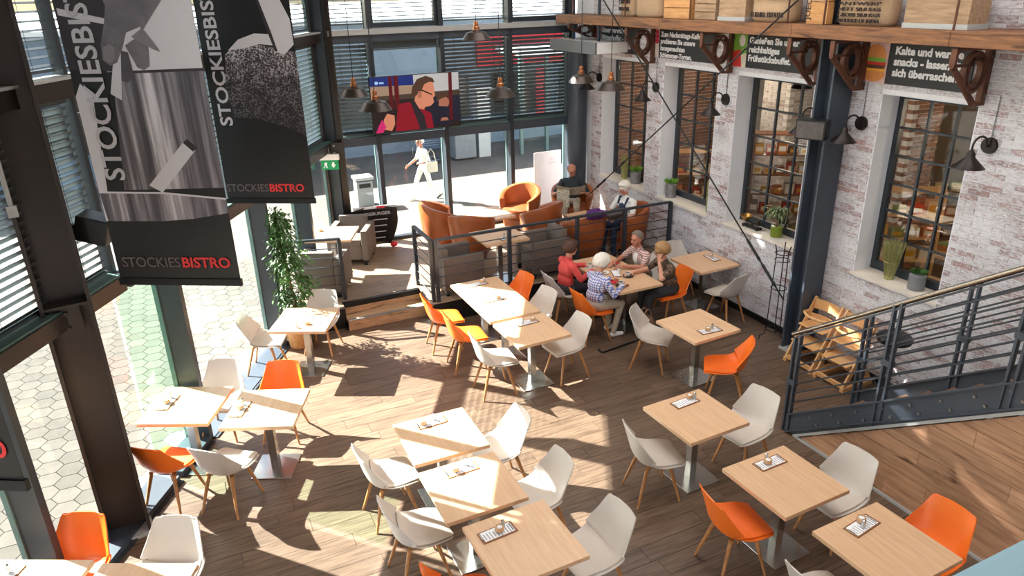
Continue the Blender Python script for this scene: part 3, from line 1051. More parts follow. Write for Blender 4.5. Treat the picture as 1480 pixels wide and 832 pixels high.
# ------------------------------------------------------------------ shell chairs
PROF = [(0.255, 0.420, 0.175, 0.0), (0.230, 0.446, 0.218, 0.004), (0.13, 0.452, 0.246, 0.016), (0.01, 0.440, 0.256, 0.040), (-0.10, 0.438, 0.260, 0.078),
        (-0.170, 0.458, 0.262, 0.112), (-0.212, 0.510, 0.258, 0.122), (-0.236, 0.580, 0.244, 0.104), (-0.256, 0.655, 0.222, 0.074), (-0.276, 0.730, 0.204, 0.046), (-0.296, 0.805, 0.184, 0.024), (-0.302, 0.832, 0.160, 0.012)]
def _fine(P, k=3):
    out = []
    n = len(P)
    for i in range(n - 1):
        p0, p1, p2, p3 = P[max(i - 1, 0)], P[i], P[i + 1], P[min(i + 2, n - 1)]
        for j in range(k):
            t = j / k
            out.append(tuple(0.5 * (2 * b + (c - a) * t + (2 * a - 5 * b + 4 * c - d) * t * t + (3 * b - a - 3 * c + d) * t ** 3) for a, b, c, d in zip(p0, p1, p2, p3)))
    return out + [P[-1]]
PROF = _fine(PROF)
def shell_surface(rows, offs, smax, ns=14):
    g = []
    n = len(PROF)
    for i in rows:
        x, z, w, l = PROF[i]
        a, b = PROF[max(i - 1, 0)], PROF[min(i + 1, n - 1)]
        t = Vector((b[0] - a[0], 0, b[1] - a[1])).normalized()
        nr = Vector((t.z, 0, -t.x))          # towards the sitter
        if nr.z < 0 and abs(nr.z) > abs(nr.x): nr = -nr
        if nr.x < 0 and abs(nr.x) >= abs(nr.z): nr = -nr
        r = []
        for k in range(ns + 1):
            s = -smax + 2 * smax * k / ns
            p = Vector((x, s * w, z)) + nr * (l * abs(s) ** 2.6 + offs)
            if i == n - 1: p.z -= 0.018 * s ** 4
            r.append(p)
        g.append(r)
    return g
def sheet(mb, g, th):
    """thicken a grid of points into a closed shell"""
    m, n = len(g), len(g[0])
    nrm = []
    for i in range(m):
        rr = []
        for k in range(n):
            a = g[min(i + 1, m - 1)][k] - g[max(i - 1, 0)][k]
            b = g[i][min(k + 1, n - 1)] - g[i][max(k - 1, 0)]
            rr.append(a.cross(b).normalized())
        nrm.append(rr)
    vs = [p for r in g for p in r] + [g[i][k] + nrm[i][k] * th for i in range(m) for k in range(n)]
    N = m * n
    fs = []
    for i in range(m - 1):
        for k in range(n - 1):
            a, b, c, d = i * n + k, i * n + k + 1, (i + 1) * n + k + 1, (i + 1) * n + k
            fs += [(a, b, c, d), (N + d, N + c, N + b, N + a)]
    edge = [i for i in range(n)] + [i * n + n - 1 for i in range(1, m)] + [(m - 1) * n + k for k in range(n - 2, -1, -1)] + [i * n for i in range(m - 2, 0, -1)]
    for q in range(len(edge)):
        a, b = edge[q], edge[(q + 1) % len(edge)]
        fs.append((a, N + a, N + b, b))
    return mb.add(vs, fs)

def make_chair(col):
    t = thing('shell_chair', col, 'chair')
    sheet(MB(), shell_surface(range(len(PROF)), 0.0, 1.0), 0.010).build('seat_shell', 'chair_' + col, t, 'auto')
    sheet(MB(), shell_surface(range(2, 15), 0.006, 0.90, 12), -0.012).build('seat_pad', 'cushion_' + col, t, 'auto')
    for sx, sy in ((1, 1), (1, -1), (-1, 1), (-1, -1)):
        MB().cyl((0.115 * sx - 0.01, 0.125 * sy, 0.415), (0.225 * sx - 0.02, 0.205 * sy, 0.0), 0.021, 0.0115, 10).build('leg', 'leg_wood', t, 'auto')
    mb = MB()
    mb.bar((-0.14, -0.15, 0.412), (0.12, 0.15, 0.412), 0.04, 0.024); mb.bar((-0.14, 0.15, 0.413), (0.12, -0.15, 0.413), 0.04, 0.022)
    mb.build('leg_cross', 'leg_wood', t)
    return t
PROTO = {}
def chair(col, x, y, face, label, z=0.0):
    grp = ('cream' if col == 'cream' else 'orange') + ' shell chairs at the bistro tables'
    if col not in PROTO:
        PROTO[col] = make_chair(col)
        o = PROTO[col]
        KIDS[o.name] = [c for c in bpy.data.objects if c.parent == o]
        for c in KIDS[o.name]: KIDS[c.name] = []
        o.location = (x, y, z); o.rotation_euler = (0, 0, R(face))
        o['label'] = label; o['group'] = grp
        return o
    return dup(PROTO[col], (x, y, z), R(face), label, grp)

# ------------------------------------------------------------------ pedestal tables with their menu board, jar and shaker
def table(label, x, y, rot, L=0.75, W=0.75, z0=0.0, ped=1, low=False):
    t = thing('pedestal_table', label, 'table', (x, y, z0), R(rot), 'light oak pedestal tables')
    h = 0.76 if not low else 0.55
    MB().cbox((0, 0, h - 0.02), (W, L, 0.04), 0.003).build('table_top', 'table_wood', t)
    ys_ = (0.0,) if ped == 1 else (-L / 2 + 0.36, L / 2 - 0.36)
    for yy in ys_:
        MB().bb(-0.04, 0.04, yy - 0.04, yy + 0.04, 0.012, h - 0.045).build('column', 'steel_brushed', t)
        MB().cbox((0, yy, 0.007), (0.44, 0.44, 0.014), 0.003).build('base_plate', 'steel_brushed', t)
        MB().bb(-0.15, 0.15, yy - 0.15, yy + 0.15, h - 0.05, h - 0.04).build('mounting_plate', 'black_metal', t)
    return t

SET = {}
def place_setting(where, x, y, rot, z=0.76, jar=(0.0, 0.0), shaker=(0.07, 0.02), board=True):
    """clipboard with the menu; a turned wooden jar and a shaker stand on it"""
    a = R(rot)
    def at(dx, dy): return (x + dx * math.cos(a) - dy * math.sin(a), y + dx * math.sin(a) + dy * math.cos(a))
    zt = z + 0.012 if board else z
    if not SET:
        b = thing('menu_board', '', 'menu board')
        MB().cbox((0, 0, 0.004), (0.31, 0.135, 0.008), 0.0025).build('board', 'board_wood', b)
        sh = MB().bb(-0.135, 0.135, -0.055, 0.055, 0.008, 0.0095).build('sheet', 'paper', b)
        mb = MB()
        for k in range(9):
            xx = -0.115 + k * 0.027
            w = 0.04 + 0.008 * ((k * 7) % 3)
            mb.bb(xx - 0.003, xx + 0.003, -w, w * 0.6, 0.0095, 0.0099)
        mb.bb(0.118, 0.130, -0.045, 0.045, 0.0095, 0.0099)
        mb.build('printed_lines', 'print_ink', sh)
        MB().bb(-0.152, -0.140, -0.03, 0.03, 0.008, 0.018).build('clip', 'chrome', b)
        j = thing('sugar_jar', '', 'jar')
        MB().lathe([(0.026, 0), (0.036, 0.008), (0.038, 0.03), (0.034, 0.045), (0.031, 0.045), (0.031, 0.04), (0.0, 0.038)], 16, cap=False).build('bowl', 'jar_wood', j, 'auto')
        MB().lathe([(0.0, 0.036), (0.030, 0.037), (0.0, 0.046)], 12, cap=False).build('sugar_packets', 'paper', j)
        s = thing('salt_shaker', '', 'shaker')
        MB().lathe([(0.0, 0), (0.017, 0), (0.018, 0.03), (0.014, 0.055), (0.0, 0.055)], 12, cap=False).build('body', 'shaker_glass', s, 'auto')
        MB().lathe([(0.0145, 0.053), (0.0155, 0.056), (0.0145, 0.07), (0.0, 0.075)], 12, cap=False).build('cap', 'chrome', s, 'auto')
        SET.update(b=b, j=j, s=s)
        for o in (b, j, s):
            KIDS[o.name] = [c for c in bpy.data.objects if c.parent == o]
            for c in KIDS[o.name]: KIDS[c.name] = [q for q in bpy.data.objects if q.parent == c]
        b.location = (x, y, z); b.rotation_euler = (0, 0, a)
        j.location = (*at(*jar), zt); s.location = (*at(*shaker), zt)
        r = (b, j, s)
    else:
        r = (dup(SET['b'], (x, y, z), a) if board else None, dup(SET['j'], (*at(*jar), zt), a), dup(SET['s'], (*at(*shaker), zt), a))
    if r[0]: tag(r[0], 'clipboard menu lying on ' + where, 'menu board', 'clipboard menus on the tables')
    tag(r[1], 'small wooden sugar bowl on ' + where, 'jar', 'sugar bowls on the tables')
    tag(r[2], 'little shaker with metal cap on ' + where, 'shaker', 'shakers on the tables')

N = {'t1': 'the farthest table of the centre trio', 't2': 'the middle table of the centre trio', 't3': 'the nearest table of the centre trio',
     'u1': 'the long sunlit table', 'u2': 'the table at the near end of the long one', 'sd': 'the table against the brick wall',
     't8': 'the table behind the three right ones', 't9': 'the table left of the stair foot', 't10': 'the table beside the stair cladding',
     't11': 'the table in the lower right corner', 'A': 'the sunlit table in front of the leafy tree', 'l1': 'the table touching the left glass',
     'l2': 'the striped sunlit left table', 'pl': 'the platform table beside the grey armchair', 'p2': 'the platform table behind the railing',
     'b1': 'the table cut by the lower left corner', 'b2': 'the half seen bottom table by the left column'}
TB = {'t1': (1.87, 5.80, -1), 't2': (1.85, 4.93, 0), 't3': (1.95, 4.09, 1), 'u2': (3.74, 7.50, 1), 'sd': (7.26, 8.42, 1), 't8': (5.68, 6.61, 3),
      't9': (4.31, 4.94, 2), 't10': (4.34, 3.75, 1.5), 't11': (4.43, 2.79, 1.5), 'A': (1.19, 9.2, -27), 'l1': (-0.36, 7.58, -26), 'l2': (0.40, 7.12, -24),
      'b1': (-1.64, 5.25, -27), 'b2': (-0.905, 4.84, -27)}
for k, (x, y, r) in TB.items():
    table('square oak pedestal table: ' + N[k][4:], x, y, r)
table('long oak table with two steel pedestals in full sun', 3.73, 8.68, 0, L=1.46, ped=2)
table('long oak table where the four guests drink coffee', 5.76, 8.70, 0, L=1.48, ped=2)
table('oak pedestal table on the platform beside the grey armchair', 2.15, 11.7, -25, z0=PZ)
table('oak pedestal table on the platform just behind the railing', 4.54, 10.25, 0, z0=PZ)
table('low light table between the leather tub chairs', 5.15, 12.1, 5, L=0.8, W=0.75, z0=PZ, low=True)
table('low light table in front of the woman by the wall', 6.62, 11.12, 5, L=0.5, W=0.5, z0=PZ, low=True)

place_setting(N['t1'], 1.865, 6.03, 2, jar=(-0.09, 0.0), shaker=(0.03, 0.03))
place_setting(N['t2'], 1.846, 5.17, 3, jar=(-0.06, 0.0), shaker=(0.05, 0.04))
place_setting(N['t3'], 1.80, 4.27, 4, jar=(0.02, 0.0), shaker=(0.06, 0.02))
place_setting('the far end of the long sunlit table', 3.72, 9.24, 2, jar=(0.08, 0.01), shaker=(0.12, 0.02))
place_setting('the middle of the long sunlit table', 3.72, 8.60, 2, jar=(0.05, 0.0), shaker=(-0.03, 0.02))
place_setting(N['u2'], 3.77, 7.70, 3, jar=(0.09, 0.0), shaker=(-0.06, 0.0))
place_setting(N['sd'], 7.45, 8.47, 85, jar=(0.04, 0.0), shaker=(-0.04, 0.02))
place_setting(N['t8'], 5.70, 6.40, -3, jar=(-0.03, 0.0), shaker=(0.05, 0.02))
place_setting(N['t9'], 4.36, 5.17, 5, jar=(0.09, 0.03), shaker=(0.13, 0.0))
place_setting(N['t10'], 4.39, 3.98, 2, jar=(-0.03, 0.0), shaker=(-0.01, 0.04))
place_setting(N['t11'], 4.44, 3.02, 8, jar=(0.03, 0.03), shaker=(-0.02, -0.02))
place_setting(N['A'], 1.06, 9.0, 60, jar=(0.08, -0.10), shaker=(-0.03, 0.0), board=False)
place_setting(N['l1'], -0.54, 7.71, 62, jar=(-0.02, 0.0), shaker=(0.09, 0.01))
place_setting(N['l2'], 0.15, 7.20, 62, jar=(0.0, 0.0), shaker=(0.08, 0.01))
place_setting(N['pl'], 1.97, 11.87, 60, z=1.10, jar=(0.05, 0.0), shaker=(-0.06, 0.03), board=False)
place_setting(N['p2'], 4.60, 10.05, 10, z=1.10, jar=(0.04, 0.0), shaker=(-0.05, 0.02))
place_setting(N['b1'], -1.74, 5.48, 60, jar=(-0.05, 0.0), shaker=(0.07, 0.01))

CH = [
 ('cream', 1.33, 5.80, 4, 'cream shell chair left of the farthest centre trio table'),
 ('cream', 1.33, 4.93, 2, 'cream shell chair left of the middle centre trio table'),
 ('orange', 1.40, 4.00, 0, 'orange shell chair barely showing at the bottom edge, centre'),
 ('cream', 2.46, 5.72, 182, 'cream shell chair right of the farthest centre trio table'),
 ('cream', 2.47, 4.88, 180, 'cream shell chair right of the middle centre trio table'),
 ('cream', 2.55, 4.02, 184, 'cream shell chair right of the nearest centre trio table'),
 ('orange', 3.08, 8.98, -6, 'orange shell chair farthest left of the long sunlit table'),
 ('orange', 3.15, 8.30, -4, 'orange shell chair second along the long sunlit table left side'),
 ('cream', 3.22, 7.50, -4, 'sunlit cream shell chair left of the table ending the long one'),
 ('orange', 4.22, 9.10, 190, 'striped sunlit orange shell chair right of the long table far end'),
 ('cream', 4.24, 8.42, 190, 'cream shell chair right of the long table beside the red jacket guest'),
 ('cream', 4.20, 7.42, 184, 'cream shell chair right of the table ending the long one'),
 ('cream', 5.02, 8.98, 0, 'cream shell chair under the guest in the red jacket'),
 ('orange', 5.08, 8.22, 4, 'orange shell chair under the white haired guest in blue check'),
 ('cream', 6.46, 8.86, 182, 'cream shell chair under the grey haired guest in pink check'),
 ('orange', 6.46, 8.22, 178, 'orange shell chair behind the guest in dark floral blouse'),
 ('cream', 7.24, 9.02, 262, 'cream shell chair behind the wall table next to the railing end'),
 ('cream', 7.20, 7.82, 100, 'cream shell chair in front of the wall table'),
 ('cream', 5.36, 7.12, -48, 'cream shell chair behind the table with the brown bag beyond'),
 ('orange', 5.66, 6.02, 140, 'orange shell chair in front of the table behind the three right ones'),
 ('cream', 3.80, 4.90, -12, 'cream shell chair left of the table left of the stair foot'),
 ('cream', 4.92, 4.86, 188, 'cream shell chair right of the table left of the stair foot'),
 ('orange', 3.84, 3.76, -8, 'orange shell chair left of the table beside the stair cladding'),
 ('cream', 4.90, 3.66, 184, 'cream shell chair between its table and the stair cladding'),
 ('orange', 4.96, 2.80, 182, 'orange shell chair at the lower right corner table'),
 ('cream', 3.86, 2.80, 0, 'cream shell chair barely showing at the bottom edge, right'),
 ('cream', 0.66, 9.46, -22, 'cream shell chair left of the sunlit table before the leafy tree'),
 ('cream', 1.46, 9.72, 238, 'cream shell chair behind the sunlit table before the leafy tree'),
 ('cream', -0.03, 8.10, 243, 'cream shell chair behind the table touching the left glass'),
 ('orange', 0.60, 7.72, 246, 'orange shell chair behind the striped sunlit left table'),
 ('orange', -0.60, 7.02, 52, 'orange shell chair in front of the table touching the left glass'),
 ('cream', -0.08, 6.72, 50, 'cream shell chair in front of the striped sunlit left table'),
 ('orange', -1.36, 5.72, 243, 'orange shell chair left of the big left column base'),
 ('cream', -0.66, 5.32, 243, 'cream shell chair right of the big left column base'),
]
for c in CH:
    chair(*c)

# ------------------------------------------------------------------ leather tub chairs
def make_tub():
    t = thing('tub_chair', 'x', 'armchair')
    g = []
    nth = 30
    amax = 2.25
    zs = [0.10, 0.16, 0.26, 0.40, 0.52, 0.62, 0.70]
    def hgt(a):  # the rim falls from the back to the arms
        q = abs(a) / amax
        return 0.76 - 0.20 * q ** 1.6
    prof = [(0.235, 0.09), (0.275, 0.13), (0.315, 0.26), (0.345, 0.42), (0.362, 0.58), (0.368, 1.0)]
    rings = []
    for k in range(nth + 1):
        a = -amax + 2 * amax * k / nth
        H_ = hgt(a)
        c = math.cos(PI + a); s_ = math.sin(PI + a)
        ring = []
        for r, z in prof[:-1]:
            zz = z if z < 0.3 else 0.26 + (z - 0.26) * (H_ - 0.26) / 0.34
            ring.append(Vector((r * c, r * s_ * 1.04, min(zz, H_))))
        rt = 0.365
        ring.append(Vector(((rt - 0.012) * c, (rt - 0.012) * s_ * 1.04, H_ + 0.022)))
        ring.append(Vector(((rt - 0.05) * c, (rt - 0.05) * s_ * 1.04, H_ + 0.030)))
        ring.append(Vector(((rt - 0.085) * c, (rt - 0.085) * s_ * 1.04, H_ + 0.012)))
        ring.append(Vector(((rt - 0.095) * c, (rt - 0.095) * s_ * 1.04, H_ - 0.04)))
        ring.append(Vector((0.255 * c, 0.265 * s_, 0.40)))
        ring.append(Vector((0.245 * c, 0.255 * s_, 0.28)))
        ring.append(Vector((0.20 * c, 0.21 * s_, 0.10)))
        rings.append(ring)
    MB().loft(rings).build('shell', 'leather', t, 'auto')
    mb = MB()
    out = [(-0.20, -0.20), (-0.24, 0.0), (-0.20, 0.20), (-0.05, 0.255), (0.26, 0.225), (0.315, 0.17), (0.325, 0.0), (0.315, -0.17), (0.26, -0.225), (-0.05, -0.255)][::-1]
    rr = []
    for k, z in ((0.96, 0.26), (1.0, 0.28), (1.0, 0.40), (0.97, 0.425), (0.80, 0.44)):
        rr.append([Vector((x * k, y * k, z)) for x, y in out])
    mb.loft(rr).build('seat_cushion', 'leather_seat', t, 'auto')
    mb = MB()
    rr = [[Vector((x * k, y * k, z)) for x, y in out] for k, z in ((0.80, 0.10), (0.92, 0.12), (0.98, 0.255))]
    mb.loft(rr).build('seat_base', 'leather', t, 'auto')
    for sx, sy in ((1, 1), (1, -1), (-1, 1), (-1, -1)):
        MB().cyl((0.15 * sx, 0.15 * sy, 0.12), (0.17 * sx, 0.17 * sy, 0.0), 0.022, 0.016, 10).build('leg', 'black_metal', t)
    return t
tub = make_tub()
KIDS[tub.name] = [c for c in bpy.data.objects if c.parent == tub]
for c in KIDS[tub.name]: KIDS[c.name] = []
TUBS = [(4.28, 12.30, -8, 'tan leather tub chair farthest left against the back glass'),
        (4.55, 11.45, 55, 'tan leather tub chair near left of the low table, back to the hall'),
        (6.02, 12.50, 215, 'tan leather tub chair facing the hall with sunlit seat'),
        (5.92, 11.42, 118, 'tan leather tub chair left of the newspaper reader, back to the hall'),
        (6.98, 12.12, 245, 'tan leather tub chair under the man reading the newspaper'),
        (6.22, 10.42, 95, 'tan leather tub chair behind the railing with the purple coat'),
        (7.12, 10.42, 170, 'tan leather tub chair under the woman in the navy apron')]
for k, (x, y, f, l) in enumerate(TUBS):
    if k == 0:
        tub.location = (x, y, PZ); tub.rotation_euler = (0, 0, R(f)); tag(tub, l, group='tan leather tub chairs on the platform'); tub.scale = (1.12,) * 3
    else:
        dup(tub, (x, y, PZ), R(f), l, 'tan leather tub chairs on the platform')

# grey box armchairs
def make_box_chair():
    t = thing('box_armchair', 'x', 'armchair')
    W, D = 0.72, 0.70
    MB().cbox((-0.03, 0, 0.22), (D - 0.06, W - 0.24, 0.26), 0.012).build('seat_base', 'sofa_grey', t, 'auto')
    MB().cbox((0.04, 0, 0.40), (D - 0.20, W - 0.25, 0.12), 0.03).build('seat_cushion', 'sofa_grey', t, 'auto')
    MB().cbox((-D / 2 + 0.06, 0, 0.42), (0.12, W - 0.22, 0.66), 0.015).build('backrest', 'sofa_grey', t, 'auto')
    for s in (-1, 1):
        MB().cbox((-0.01, s * (W / 2 - 0.055), 0.36), (D - 0.02, 0.11, 0.54), 0.015).build('armrest', 'sofa_grey', t, 'auto')
        for e in (-1, 1):
            MB().box((e * (D / 2 - 0.06), s * (W / 2 - 0.07), 0.05), (0.05, 0.05, 0.10)).build('leg', 'black_metal', t)
    return t
bxc = make_box_chair()
KIDS[bxc.name] = [c for c in bpy.data.objects if c.parent == bxc]
for c in KIDS[bxc.name]: KIDS[c.name] = []
for k, (x, y, f, l) in enumerate([(2.60, 12.38, 243, 'grey box armchair beside the dark menu sail at the corner'),
                                  (1.86, 11.16, 63, 'grey box armchair behind the leafy tree, back to the hall'),
                                  (3.80, 10.27, 0, 'grey box armchair at the railing corner right of the steps'),
                                  (5.34, 10.27, 180, 'grey box armchair behind the guest in the red jacket')]):
    if k == 0:
        bxc.location = (x, y, PZ); bxc.rotation_euler = (0, 0, R(f)); tag(bxc, l, group='grey box armchairs on the platform')
    else:
        dup(bxc, (x, y, PZ), R(f), l, 'grey box armchairs on the platform')

# ------------------------------------------------------------------ wooden high chairs
def make_high():
    t = thing('high_chair', 'x', 'high chair')
    hw = 0.22
    for s in (-1, 1):
        MB().bar((0.28, s * hw, 0.02), (-0.16, s * hw, 0.80), 0.024, 0.06, (1, 0, 0)).build('side_rail', 'high_chair_wood', t)
        MB().bar((0.30, s * hw, 0.025), (-0.22, s * hw, 0.025), 0.05, 0.05).build('foot_rail', 'high_chair_wood', t)
        MB().bar((-0.20, s * (hw + 0.0), 0.03), (0.04, s * hw, 0.42), 0.024, 0.05, (1, 0, 0)).build('rear_strut', 'high_chair_wood', t)
    MB().bar((0.27, -hw, 0.06), (0.27, hw, 0.06), 0.03, 0.05).build('cross_bar', 'high_chair_wood', t)
    MB().bar((-0.18, -hw, 0.05), (-0.18, hw, 0.05), 0.03, 0.04).build('cross_bar', 'high_chair_wood', t)
    MB().cbox((0.10, 0, 0.30), (0.30, 2 * hw - 0.03, 0.018), 0.006).build('foot_board', 'high_chair_wood', t)
    MB().cbox((0.0, 0, 0.50), (0.30, 2 * hw - 0.03, 0.018), 0.006).build('seat_board', 'high_chair_wood', t)
    def curved(z, h, x):
        rings = []
        for k in range(9):
            y = -hw + 0.02 + (2 * hw - 0.04) * k / 8
            dx = -0.05 * (1 - (y / hw) ** 2)
            rings.append([Vector((x + dx, y, z)), Vector((x + dx - 0.018, y, z)), Vector((x + dx - 0.018, y, z + h)), Vector((x + dx, y, z + h))])
        return MB().loft(rings)
    curved(0.66, 0.13, -0.10).build('back_board', 'high_chair_wood', t)
    curved(0.545, 0.06, -0.05).build('lower_back_board', 'high_chair_wood', t)
    pts = [Vector((-0.06, -hw, 0.64)), Vector((0.06, -hw + 0.01, 0.64)), Vector((0.13, -0.10, 0.64)), Vector((0.14, 0, 0.64)), Vector((0.13, 0.10, 0.64)), Vector((0.06, hw - 0.01, 0.64)), Vector((-0.06, hw, 0.64))]
    MB().tube(pts, 0.018, 8).build('front_bar', 'high_chair_wood', t, 'auto')
    for s in (-1, 1):
        MB().cyl((0.07, s * (hw + 0.013), 0.44), (0.07, s * (hw + 0.035), 0.44), 0.018, n=10).build('knob', 'black_plastic', t)
    return t
hi = make_high()
KIDS[hi.name] = [c for c in bpy.data.objects if c.parent == hi]
for c in KIDS[hi.name]: KIDS[c.name] = []
hi.location = (7.36, 6.18, 0); hi.rotation_euler = (0, 0, PI); hi.scale = (1.0, 1.0, 1.08)
tag(hi, 'wooden high chair next to the blue steel column', group='wooden high chairs by the wall')
dup(hi, (7.36, 5.66, 0), PI, 'wooden high chair farther from the blue steel column', 'wooden high chairs by the wall')

# ------------------------------------------------------------------ next door, seen through the brick wall windows
mat('shop_wall', srgb(112, 92, 78), 0.85, var=0.1, coord='POS')
mat('red_brick', srgb(158, 112, 90), 0.85, var=0.2, scale=12, coord='POS', piece=0.35)
shop = struct('floor_shop', 'floor of the shop next door')
MB().bb(XO + 0.01, 14.0, 1.5, 13.6, -0.2, 0.0).build('floor_slab', 'tread_wood', shop)
tag(MB().bb(13.6, 13.8, 1.5, 13.6, 0, 4.4).build('wall_shop', 'shop_wall'), kind='structure')
tag(MB().bb(XO + 0.02, 14.0, 1.3, 1.5, 0, 4.4).build('wall_shop_near', 'shop_wall'), kind='structure')
wsf = struct('wall_shop_far')
MB().bb(XO + 0.02, 13.6, 13.42, 13.6, 0, 4.4).build('masonry', 'mortar', wsf)
mb = MB()
for j in range(56):
    x = XO + 0.03 - (0.12 if j % 2 else 0)
    while x < 12.5:
        mb.bb(max(x, XO + 0.03), x + 0.225, 13.405, 13.43, 0.01 + j * 0.075, 0.072 + j * 0.075)
        x += 0.24
tag(mb.build('brick_field', 'red_brick', wsf), kind='stuff')
tag(MB().bb(XO + 0.02, 14.0, 1.3, 13.6, 4.4, 4.5).build('ceiling_shop', 'steel_brown'), kind='structure')
for nm, (cx_, cy_), lbl in (('brick_pillar', (11.6, 11.3), 'brick pillar in the shop seen through the third window from the stairs'), ('brick_pillar', (11.3, 8.35), 'brick pillar in the shop behind the card rack')):
    t = thing(nm, lbl, 'pillar', (cx_, cy_, 0), 0, 'brick pillars in the shop')
    MB().bb(-0.36, 0.36, -0.36, 0.36, 0, 4.3).build('core', 'mortar', t)
    mb = MB()
    for j in range(58):
        for i in range(3):
            o = 0.12 if j % 2 else 0
            for fx_, fy_ in ((-0.365, 0), (0, -0.365)):
                a = -0.36 + i * 0.24 + o
                b = min(a + 0.228, 0.36)
                if fx_: mb.bb(-0.37, -0.35, a, b, j * 0.073, j * 0.073 + 0.062)
                else: mb.bb(a, b, -0.37, -0.35, j * 0.073, j * 0.073 + 0.062)
    tag(mb.build('brick_skin', 'brick' if cx_ > 11.5 else 'red_brick', t), kind='stuff')
pc = [('goods_a', (196, 120, 60)), ('goods_b', (210, 186, 150)), ('goods_c', (190, 60, 50)), ('goods_d', (120, 140, 80)), ('goods_e', (70, 70, 90)), ('goods_f', (230, 220, 200)), ('goods_g', (200, 150, 40)), ('goods_h', (110, 70, 48))]
for n_, c_ in pc: mat(n_, srgb(*c_), 0.5, var=0.1)
gcol = ('orange', 'tan', 'red', 'green', 'slate', 'cream', 'yellow', 'brown')
ordn = ('first', 'second', 'third', 'fourth', 'fifth', 'sixth', 'seventh', 'eighth')
def shop_shelf(label, x, y, rz, w, h, rows, per, m='high_chair_wood'):
    t = thing('display_shelf', label[4:] + ' with goods in the shop next door', 'shelf', (x, y, 0), rz)
    for sx in (-1, 1):
        MB().bb(sx * w / 2 - 0.015, sx * w / 2 + 0.015, -0.18, 0.18, 0, h).build('side_panel', m, t)
    for k in range(rows + 1):
        z = 0.08 + (h - 0.1) * k / rows
        MB().bb(-w / 2, w / 2, -0.18, 0.18, z - 0.012, z + 0.012).build('shelf_board', m, t)
    a = math.cos(rz), math.sin(rz)
    for k in range(rows):
        z = 0.08 + (h - 0.1) * k / rows + 0.013
        for i in range(per):
            xx = -w / 2 + (i + 0.5) * w / per
            hh = 0.10 + random.random() * 0.12
            yy = -0.05
            px, py = x + xx * a[0] - yy * a[1], y + xx * a[1] + yy * a[0]
            gm = random.randrange(8)
            b = thing('goods_box', '%s goods box, %s on board %s of %s' % (gcol[gm], ordn[i], ('one', 'two', 'three', 'four', 'five', 'six')[k], label), 'box', (px, py, z), rz, 'goods on ' + label)
            MB().cbox((0, 0, hh / 2), (w / per * 0.78, 0.16, hh), 0.004).build('carton', pc[gm][0], b)
            MB().bb(-w / per * 0.3, w / per * 0.3, -0.0815, -0.08, hh * 0.25, hh * 0.7).build('carton_label', random.choice(('paper', 'goods_f', 'goods_g')), b)
shop_shelf('the card rack', 10.1, 9.75, R(-35), 1.2, 2.3, 6, 6, 'goods_h')
shop_shelf('the oak shelf', 9.9, 7.05, R(-35), 0.9, 1.9, 5, 4)
shop_shelf('the dark shelf', 12.2, 8.0, R(-40), 1.6, 1.8, 4, 6, 'goods_h')
shop_shelf('the low shelf', 10.3, 12.3, R(-30), 1.4, 1.5, 3, 4)
for k, (x, y, l) in enumerate(((9.3, 5.5, 'oak display table right behind the near window'), (11.0, 6.4, 'oak display table in the middle of the shop'), (9.2, 11.3, 'oak display table behind the second window'))):
    t = thing('display_table', l, 'table', (x, y, 0), R(8), 'oak tables in the shop')
    MB().cbox((0, 0, 0.78), (0.9, 1.5, 0.05), 0.005).build('table_top', 'table_wood', t)
    for sx in (-1, 1):
        for sy in (-1, 1):
            MB().bb(sx * 0.4 - 0.03, sx * 0.4 + 0.03, sy * 0.68 - 0.03, sy * 0.68 + 0.03, 0, 0.76).build('leg', 'high_chair_wood', t)
    for i in range(5):
        b = thing('woven_basket', '%s round basket along the %s' % (ordn[i], l), 'basket', (x - 0.2 + 0.4 * (i % 2), y - 0.55 + 0.27 * i, 0.806), 0, 'baskets on the ' + l)
        MB().lathe([(0.0, 0), (0.09, 0), (0.12, 0.10), (0.11, 0.10), (0.085, 0.01)], 14, cap=False).build('basket_wall', random.choice(('crate_wood', 'goods_h', 'goods_f')), b, 'auto')
        MB().ball((0, 0, 0.09), (0.09, 0.09, 0.05), 10, 6).build('contents', random.choice(pc)[0], b, True)
emit('lamp_glow', (1.0, 0.72, 0.42), 14)
for k, (x, y) in enumerate(((9.6, 5.0), (12.6, 6.6), (9.9, 9.4), (10.2, 11.6))):
    t = thing('shop_lamp', 'warm glowing pendant lamp in the shop, %s from the stairs' % ('first', 'second', 'third', 'fourth')[k], 'lamp', (x, y, 3.1), 0, 'pendant lamps in the shop')
    MB().lathe([(0.03, 0.22), (0.06, 0.20), (0.18, 0.02), (0.175, 0.02), (0.05, 0.19)], 18, cap=False).build('shade', 'lamp_brown', t, 'auto')
    MB().ball((0, 0, 0.06), 0.05, 12, 8).build('bulb', 'lamp_glow', t, True)
    MB().cyl((0, 0, 0.2), (0, 0, 1.28), 0.006, n=6).build('cable', 'black_plastic', t)
    d = bpy.data.lights.new('shop_lamp_light', 'POINT'); d.energy = 60; d.color = (1.0, 0.78, 0.52); d.shadow_soft_size = 0.12
    o = bpy.data.objects.new('shop_lamp_light', d); COL.objects.link(o); o.parent = t; o.location = (0, 0, -0.03)

